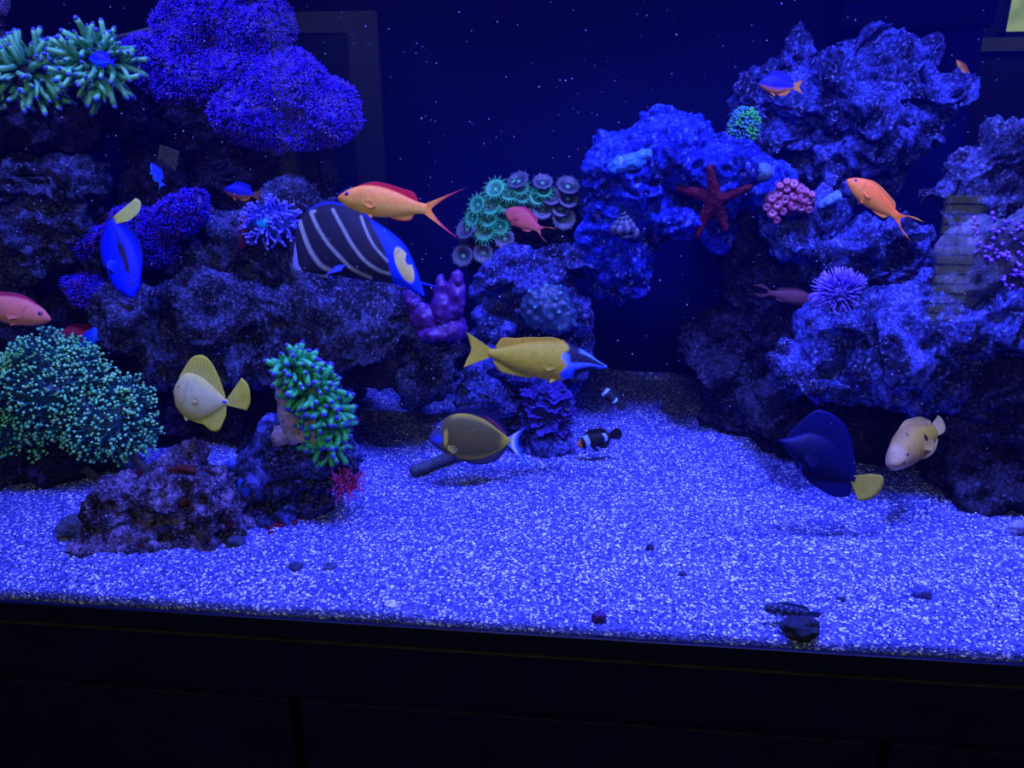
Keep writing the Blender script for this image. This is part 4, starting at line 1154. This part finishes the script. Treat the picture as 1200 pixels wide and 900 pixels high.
# brown tang with blue face and tail
def pbt(t, v):
    c = np.tile((.085, .068, .014), (len(t), 1))
    c = mixc(c, (.36, .28, .02), np.clip(sm(.70, .98, np.abs(v))*sm(.2, .35, t)+sm(.84, .96, t), 0, 1))
    c = mixc(c, (.035, .04, .16), sm(.20, .12, t))
    c = mixc(c, (.02, .06, .55), sm(1, .3, ((t-.11)/.075)**2+((v+.25)/.4)**2))
    c = mixc(c, (.42, .34, .04), sm(1, .5, ((t-.215)/.03)**2+((v+.15)/.55)**2))
    c = mixc(c, (.004, .004, .03), sm(.025, .0, t))
    return c
f = Fish('powder_brown_tang', 'brown oval tang with blue face and blue tail above the sand in the middle', (502, 513), (598, 517), .42,
         [(0, .01, -.02, .012), (.04, .065, -.06, .03), (.12, .185, -.125, .06), (.26, .285, -.20, .085), (.45, .315, -.245, .09), (.66, .255, -.23, .07), (.85, .13, -.14, .035), (.96, .055, -.055, .02), (1, .05, -.05, .018)], pbt, .05, 'tangs')
f.dorsal(.16, .95, [.02, .06, .075, .085, .09, .08, .03], lambda u, v: mixc(mixc((.55, .42, .05), (.003, .004, .06), sm(.05, .3, v)), (.30, .03, .06), sm(.35, .5, v)*sm(.6, .5, v)*sm(.55, .7, u)), rays=24)
f.anal(.36, .95, [.02, .05, .06, .06, .02], grad((.05, .05, .06), (.003, .004, .06)), rays=18)
f.tail([(.20, .19), (.13, .10), (.10, 0), (.13, -.12), (.24, -.30)], lambda u, v: mixc(mixc((.10, .25, .95), (.65, .60, .25), sm(.3, .42, v)*sm(.66, .55, v)), (.02, .08, .9), sm(.7, .8, v)), rays=12)
f.pectoral(.24, -.10, .13, .11, grad((.45, .40, .05), (.14, .11, .05)), -.3); f.pelvic(.30, .12, flat((.01, .01, .05)))
f.eyes(.125, .12, .030, (.20, .14, .08))

# two black clownfish
def clown(face):
    def g(t, v):
        c = np.tile((.006, .005, .012), (len(t), 1))
        c = mixc(c, face, sm(.17, .10, t))
        for tc, w, b in ((.30, .06, .03), (.82, .035, .0)):
            c = mixc(c, (.22, .38, .95), sm(w+.02, w-.005, np.abs(t-tc-b*v*0-.03*np.cos(v*2))))
        return c
    return g
CLOWN = [(0, .01, -.02, .02), (.05, .085, -.08, .06), (.16, .165, -.145, .11), (.36, .225, -.20, .13), (.58, .205, -.19, .11), (.8, .125, -.125, .06), (1, .095, -.095, .03)]
for lab, sn, tl, fc, tn in (('black clownfish with white bars hovering over the shaded sand, upper of two', (704, 455), (724, 473), (.02, .015, .03), -.5),
                        ('black clownfish with an orange face resting beside the pedestal rock, lower of two', (677, 522), (716, 510), (.75, .17, .03), -.2)):
    f = Fish('clownfish', lab, sn, tl, .56, CLOWN, clown(fc), tn, 'clownfish')
    K = flat((.006, .006, .014))
    f.dorsal(.25, .9, [.04, .10, .09, .12, .13, .04], K, rays=14); f.anal(.55, .9, [.05, .13, .12, .03], K, rays=8)
    f.tail([(.18, .17), (.27, .11), (.30, 0), (.27, -.11), (.18, -.17)], K, rays=8)
    f.pectoral(.34, -.04, .22, .2, K, -.2); f.pelvic(.38, .16, K); f.eyes(.14, .05, .032, (.1, .05, .03))

# purple tang with yellow tail
def ptang(t, v): return mixc(np.tile((.0008, .001, .045), (len(t), 1)), (.001, .0015, .07), sm(.35, .0, t))
PT = [(a, b, c*.62, d) for a, b, c, d in TANG]
f = Fish('purple_tang', 'deep indigo tang with a yellow tail in front of the cave on the right', (913, 515), (1001, 563), .30, PT, ptang, .0, 'tangs')
DI = lambda u, v: mixc((.0008, .001, .045), (.001, .0014, .075), v)
f.dorsal(.07, .97, [.10, .30, .29, .275, .265, .23, .16, .04], DI, lean=.0, rays=24)
f.anal(.32, .99, [.02, .09, .13, .17, .20, .16], DI, lean=.06, rays=18)
f.pectoral(.33, -.03, .18, .13, flat((.0008, .001, .05)), -.2); f.pelvic(.30, .10, DI)
f.tail([(.13, .15), (.27, .19), (.33, .06), (.28, -.10), (.16, -.20)], grad((.36, .31, .03), (.44, .38, .05)), rays=12, ray_amp=.25)
f.eyes(.15, .05, .022, (.01, .01, .1))

# pale yellowish fish in the cave
def pale(t, v):
    c = mixc((.42, .28, .07), (.40, .27, .03), sm(.25, .7, t))
    c = mixc(c, (.46, .32, .16), sm(.30, .12, t))
    c = mixc(c, (.22, .11, .05), sm(.5, .9, v)*sm(.15, .35, t)*.7)
    c = mixc(c, (.02, .012, .012), sm(1, .6, ((t-.66)/.045)**2+((v-.0)/.26)**2))
    c = mixc(c, (.03, .02, .03), sm(1, .4, ((t-.40)/.02)**2+((v-.68)/.10)**2))
    c = mixc(c, (.07, .02, .03), sm(.13, .06, np.abs(v+.22+1.2*t))*sm(.17, .13, t)*sm(.0, .02, t)*.85)
    return c
f = Fish('wrasse', 'pale cream and yellow fish with a black flank spot peering from the cave', (1033, 538), (1104, 505), .36,
         [(0, -.05, -.10, .05), (.03, .0, -.17, .10), (.10, .075, -.20, .14), (.18, .14, -.215, .155), (.32, .24, -.235, .17), (.5, .29, -.24, .165), (.7, .25, -.215, .12), (.86, .17, -.15, .07), (1, .10, -.09, .03)], pale, .35, 'wrasse')
del f.root['group']
f.dorsal(.35, .97, [.01, .05, .06, .07, .03], grad((.5, .36, .15), (.45, .32, .12)), rays=18)
f.tail([(.16, .16), (.20, .08), (.2, 0), (.18, -.06), (.12, -.10)], grad((.6, .45, .2), (.5, .35, .12)), rays=10)
f.anal(.55, .95, [.02, .05, .05, .02], flat((.55, .42, .2)), rays=10)
f.pectoral(.52, -.06, .20, .17, grad((.46, .33, .09), (.4, .28, .07)), -.2)
f.eyes(.22, -.02, .032, (.28, .18, .20))

# mottled goby lying on the sand
def goby(t, v):
    n = np.sin(t*46+2*np.sin(v*4))*np.sin(v*5+t*9)
    c = mixc((.014, .018, .07), (.08, .14, .42), sm(.35, .8, n))
    return mixc(c, (.08, .12, .34), sm(-.5, -.9, v)*.5)
g = ground(928, 727)
f = Fish('goby', 'dark mottled goby lying on the sand near the front glass', (894, 711), (951, 720), .040,
         [(0, .0, -.05, .03), (.06, .07, -.08, .06), (.2, .115, -.11, .085), (.5, .11, -.105, .075), (.8, .08, -.07, .045), (1, .055, -.05, .02)], goby, .1, 'goby')
del f.root['group']
f.dorsal(.25, .95, [.02, .06, .05, .05, .06, .02], flat((.015, .025, .10)), rays=22)
f.anal(.55, .92, [.02, .04, .02], flat((.05, .08, .25)), rays=8)
f.tail([(.16, .05), (.30, .035), (.20, 0), (.20, -.04), (.14, -.07)], flat((.015, .025, .10)), rays=8)
f.pectoral(.25, -.05, .14, .10, flat((.05, .09, .30)), -.5, out=.12); f.pelvic(.24, .06, flat((.04, .07, .25)))
f.eyes(.10, .06, .030, (.02, .03, .08))
# ------------------------------------------------------------------ starfish, snail, urchin, stones
# red starfish clinging to the blue boulder
Ys = min(hit(838, 235, ('N', 'O'))[0][1], hit(815, 225, ('N',))[0][1], hit(850, 250, ('N', 'O'))[0][1])-.012
s = S(838, 235, Ys); cc = P(838, 233, Ys)
arms = [[(832, 197), (835, 215)], [(795, 221), (816, 226)], [(878, 219), (858, 226)], [(817, 275), (826, 254)], [(850, 268), (845, 252)]]
balls = [(np.zeros(3), np.array([9, 7, 9])*s)]
def surfpt(x, y):
    h = hit(x, y, ('N', 'O'), Ys+.02)[0]; yy = min(max(h[1]-.008, Ys-.03), Ys+.012); return P(x, y, yy)
for tip, mid in arms:
    path = cr([cc, surfpt(*mid), surfpt(*tip)], 16)-cc
    for i, q in enumerate(path): balls.append((q, np.array([1, .8, 1])*s*(9.6-5.8*i/15)))
b = voxelize(balls, .0028)
w = worley(b[0]*150, 5); W = b[0]+b[1]*(np.clip(.42-w, 0, 1)*.007)[:, None]
C = mixc((.09, .0035, .016), (.20, .03, .05), sm(.3, .1, w))
tag(mk('starfish', W+cc, b[2], M['crust'], None, C, True, cc), 'dark red five-armed starfish spread over the blue boulder', 'starfish')

# turban snail
p, n = hit(731, 262, ('N',), .66); s = S(731, 258, p[1])
root = empty('turban_snail', p+np.array([0, -.012, 0]), 'conical ridged snail shell in a hollow of the blue boulder', 'snail')
V, C, F = [], [], []
turns, kk, nn = 4.2, 14, 150
for i in range(nn):
    q = i/(nn-1); a = q*turns*6.283; R = (11*(1-q)+.6)*s; zz = (-10+25*q**.9)*s; r = (6.2*(1-q)+.7)*s
    for k in range(kk):
        b = 6.283*k/kk; rr = r*(1+.10*math.sin(a*9)*(1-q))
        V.append(((R+rr*math.cos(b))*math.cos(a), (R+rr*math.cos(b))*math.sin(a), zz+rr*math.sin(b)))
        C.append((.10, .11, .20) if math.sin(a*9) > -.2 else (.035, .035, .08))
F = [[i*kk+k, i*kk+(k+1) % kk, (i+1)*kk+(k+1) % kk, (i+1)*kk+k] for i in range(nn-1) for k in range(kk)]
F.append(list(range(kk))[::-1]); F.append([(nn-1)*kk+k for k in range(kk)])
mk('shell', V, F, M['crust'], root, C)
V, F = ball((2*s, -4*s, -13*s), np.array([9, 9, 4])*s, 14, 8); mk('foot', V, F, M['flesh'], root, (.03, .03, .08))

# encrusted pale blue clam-like shell on the boulder
p, n = hit(733, 188, ('N',), .66); s = S(733, 188, p[1])
b = voxelize([(np.array([dx, 0, dz])*s, np.array([rx, 12, rz])*s) for dx, dz, rx, rz in ((0, 0, 20, 12), (-12, -5, 12, 9), (14, 6, 12, 7), (22, 9, 7, 4))], .004)
W = roughen(b[0], b[1], 12, .006, .006, .008, .004, 60)
w = worley(b[0]*110, 2)
C = mixc((.04, .16, .55), (.30, .35, .50), sm(.25, .1, w))
tag(mk('encrusting_coral', W+p, b[2], M['crust'], None, C, True, p), 'pale blue dotted crust standing out on the upper left of the blue boulder', 'coral')

# urchin
p, n = hit(984, 348, ('T', 'Q', 'V', 'O'), .6)
Yu = .53; p = P(984, 345, Yu); s = S(984, 345, Yu)
root = empty('sea_urchin', p-np.array([0, 0, 20*s]), 'round violet-blue sea urchin on the slab rock at right', 'sea urchin')
up0 = np.array([0, 0, 20*s])
V, F = ball(up0, np.array([19, 18, 17])*s, 20, 14); mk('test', V, F, M['flesh'], root, (.05, .03, .30))
sp = []
for bd in (0, .1, -.1):
    sp.append(tentacle(15*s, .85*s, bd, (.08, .05, .45), (.22, .14, .98), .3*s, (.2, .15, .9), k=5, n=3, tipball=False))
items = []
for d in fib_dirs(520, .06):
    if d[1] > .5: continue
    items.append((int(RNG.integers(3)), frame_to(d+RNG.normal(size=3)*.1)*RNG.uniform(.8, 1.2), up0+d*np.array([18, 17, 16])*s))
scatter(root, 'spine', sp, items, M['flesh'], 100, 'spine')

# stones and rubble on the sand
def stone(label, px, py, rx, ry, rgb, seed, name='stone', cat='stone', mat=None, lift=.35, tilt=0, depth=1.0, group=None):
    g = ground(px, py+ry*.8); s = S(px, py, g[1])
    V, F = ball((0, 0, 0), (1, 1, 1), 40, 26)
    V = V*(1+.22*fbm(V*1.6+seed, 3, seed)[:, None]+.05*fbm(V*7+seed, 2, seed)[:, None])*np.array([rx*s, rx*s*.8*depth, ry*s])
    c, sn = math.cos(tilt), math.sin(tilt)
    V = np.stack([V[:, 0]*c-V[:, 2]*sn, V[:, 1], V[:, 0]*sn+V[:, 2]*c], 1)
    base = np.array([g[0], g[1]+rx*s*.3, g[2]-.002])
    V[:, 2] -= V[:, 2].min()+ry*s*.25
    o = mk(name, V+base, F, mat or M['crust'], None, None if mat else rgb, True, base)
    return tag(o, label, cat, group)
stone('dark grey rounded stone left of the crumbly front rock', 92, 617, 27, 13, (.05, .06, .14), 1)
stone('dark stone on the sand behind the front glass, just below the goby', 938, 737, 22, 12, (.012, .014, .05), 2)
stone('small dark purple shell by the front glass left of the goby', 702, 723, 8, 8, (.05, .02, .16), 3, 'shell', 'shell', tilt=.5)
stone('small flat dark stone on the sand right of the crumbly front rock', 275, 635, 12, 6, (.03, .035, .10), 4)
stone('dark pebble on open sand below the red algae', 346, 663, 9, 4, (.03, .035, .13), 5)
stone('faint pebble just right of the dark pebble below the red algae', 386, 663, 8, 4, (.05, .055, .20), 6)
stone('small white shell fragment at the front glass', 458, 707, 7, 4, (.6, .62, .8), 7, 'shell', 'shell')
stone('little dark pebble on bright sand above the purple shell', 762, 641, 5, 4, (.02, .02, .09), 8)
stone('dim bluish pebble on the sand at far right', 1080, 693, 10, 7, (.05, .06, .30), 9)
stone('dark little pebble on the sand right of the goby', 986, 702, 5, 3, (.02, .02, .10), 10)
stone('dark bluish pebble lying left of the goby on the bright sand', 800, 672, 5, 3, (.03, .03, .13), 11)
stone('pale stone where sand meets the lower right rock', 1193, 618, 10, 9, (.20, .20, .42), 12)
stone('round dark stone under the right-hand slab beside the pedestal', 562, 460, 16, 32, (.02, .025, .08), 13) if False else None
stone('small dark hole-like pebble on the shaded sand bank behind the hammer coral', 421, 460, 9, 5, (.012, .015, .06), 14)
# blue blobs on the front rocks
for lab, x, y, rx, ry in (('small blue round sponge on the dark front rock, upper of two', 272, 546, 8, 9), ('small blue oval sponge on the dark front rock, lower of two', 286, 571, 8, 13)):
    p = hit(x, y, ('J', 'K', 'H'), .33)[0]; s = S(x, y, p[1]); V, F = ball(p, np.array([rx, rx*.8, ry])*s, 20, 14)
    V += fbm(V*120, 2, 3)[:, None]*.0012
    tag(mk('sponge', V, F, M['flesh'], None, (.03, .07, .70), True, p), lab, 'sponge', 'small blue sponges')
for lab, x, y, rx, ry, c in (('rust brown patch of sponge at the top of the crumbly front rock', 213, 552, 16, 9, (.06, .01, .012)), ('rust brown sponge fold in the middle of the crumbly front rock', 222, 588, 15, 7, (.05, .012, .01))):
    p = hit(x, y, ('J',), .27)[0]+FW*.006; s = S(x, y, p[1]); V, F = ball((0, 0, 0), np.array([rx, 7, ry])*s, 28, 18)
    V += fbm(V*70, 3, 7)[:, None]*.004
    tag(mk('sponge', V+p, F, M['crust'], None, c, True, p), lab, 'sponge')
p, n = hit(198, 188, ('C',), .8); q = p-FW*.006; s = S(198, 188, q[1])
V = np.array([[x, y, z] for x in (-1, 1) for y in (-1, 1) for z in (-1, 1)], float)*np.array([12*s, .004, 14*s])
Rm = np.array([[.94, 0, .34], [0, 1, 0], [-.34, 0, .94]])
bevel(tag(mk('frag_plug', V@Rm.T+q, box(0, 1, 0, 1, 0, 1)[1], M['crust'], None, (.085, .08, .09), False, q), 'tilted grey square coral plug on the dark rock column', 'plug'), .002)
p, n = hit(966, 238, ('Q', 'O', 'P'), .7); s = S(966, 238, p[1])
V, F = tube(cr([p+RT*-8*s-UP*5*s-FW*.006, p-FW*.016, p+RT*13*s+UP*5*s-FW*.02], 14), np.linspace(3.5, 8.5, 14)*s, 14)
V = V+fbm(V*90, 3, 4)[:, None]*.0015
tag(mk('cone_shell', V, F, M['crust'], None, (.10, .20, .55), True, p), 'pale blue cone-shaped shell on the rock right of the pink zoanthid cluster', 'shell')
# rod of rubble on the sand
g0, g1 = ground(484, 559), ground(541, 538)
V, F = tube(cr([g0+[0, 0, .012], (g0+g1)/2+[0, 0, .014], g1+[0, 0, .016]], 24), .012*np.ones(24), 16)
V = V+np.stack([fbm(V*70+k, 3, 9+k) for k in range(3)], 1)*.0018
tag(mk('rubble_rod', V, F, M['crust'], None, (.055, .07, .13), True, (g0+g1)/2), 'grey straight rod of rubble lying on the sand under the brown tang', 'rubble')

# specks drifting in the water
Vs, Fs, cnt = [], [], 0
tv = np.array([(1, 1, 1), (-1, -1, 1), (-1, 1, -1), (1, -1, -1)], float); tf = [[0, 1, 2], [0, 3, 1], [0, 2, 3], [1, 3, 2]]
for i in range(900):
    px, py = RNG.uniform(0, 1200), RNG.uniform(0, 620); Y = RNG.uniform(.1, 1.05); p = P(px, py, Y)
    if not XL+.05 < p[0] < XR-.05 or p[2] < .03 or p[2] > 1.0: continue
    r = RNG.uniform(.00035, .0008); Vs.append(p+tv*r); Fs += [[a+cnt for a in f] for f in tf]; cnt += 4
o = mk('drifting_specks', np.concatenate(Vs), Fs, M['flesh'], None, (.45, .5, .9), False)
tag(o, 'fine pale specks drifting in the aquarium water', 'particles', kind='stuff')

# water
def water_mat(dens):
    m, nt, b, o = nodemat('sea_water'); nt.nodes.remove(b)
    t = nt.nodes.new('ShaderNodeBsdfTransparent'); nt.links.new(t.outputs[0], o.inputs['Surface'])
    v = nt.nodes.new('ShaderNodeVolumeScatter'); v.inputs['Color'].default_value = (.015, .025, 1, 1); v.inputs['Density'].default_value = dens; v.inputs['Anisotropy'].default_value = .2
    nt.links.new(v.outputs[0], o.inputs['Volume']); return m
wv = mk('water', *box(XL+.001, XR-.001, .001, D-.001, .001, 1.05), water_mat(.036), None, None, False)
tag(wv, 'clear blue sea water filling the aquarium', 'water', kind='stuff')
# ------------------------------------------------------------------ lights
def area(name, loc, target, size, power, colr, size_y=None):
    l = bpy.data.lights.new(name, 'AREA'); l.energy = power; l.color = colr; l.size = size
    if size_y: l.shape = 'RECTANGLE'; l.size_y = size_y
    o = bpy.data.objects.new(name, l); COL.objects.link(o); o.location = loc
    d = Vector(target)-Vector(loc); o.rotation_euler = d.to_track_quat('-Z', 'Y').to_euler(); return o
BLUE = (.15, .18, 1.0)
for nm, x, y, pw in (('reef_light', -.95, .26, 12), ('reef_light', -.25, .24, 15), ('reef_light', .32, .17, 27), ('reef_light', .85, .30, 19)):
    area(nm, (x, y, 1.42), (x, y+.06, 0), .16, pw*.84, BLUE).data.spread = math.radians(125)
area('front_fill', (-.2, -2.3, 1.75), (0, .4, .35), .9, 22, (1.0, .93, .26))  # added fill from the viewer's side, brightens fish flanks and rock fronts
area('door_fill', (DOOR_AT[0], RY0+1.0, DOOR_AT[1]+.5), (DOOR_AT[0], RY0, DOOR_AT[1]-.1), .3, 2.0, (.9, 1.0, .95))  # added light aimed at the door so its reflection shows
w = bpy.data.worlds.new('room'); SC.world = w; w.use_nodes = True
w.node_tree.nodes['Background'].inputs[0].default_value = (.01, .012, .03, 1)
w.node_tree.nodes['Background'].inputs[1].default_value = .2
SC.view_settings.view_transform = 'Standard'; SC.view_settings.look = 'None'
SC.view_settings.gamma = 1; SC.view_settings.exposure = 0.0; SC.view_settings.use_curve_mapping = False
SC.cycles.use_denoising = True
SC.cycles.transparent_max_bounces = 24
SC.cycles.max_bounces = 6
SC.cycles.volume_bounces = 0
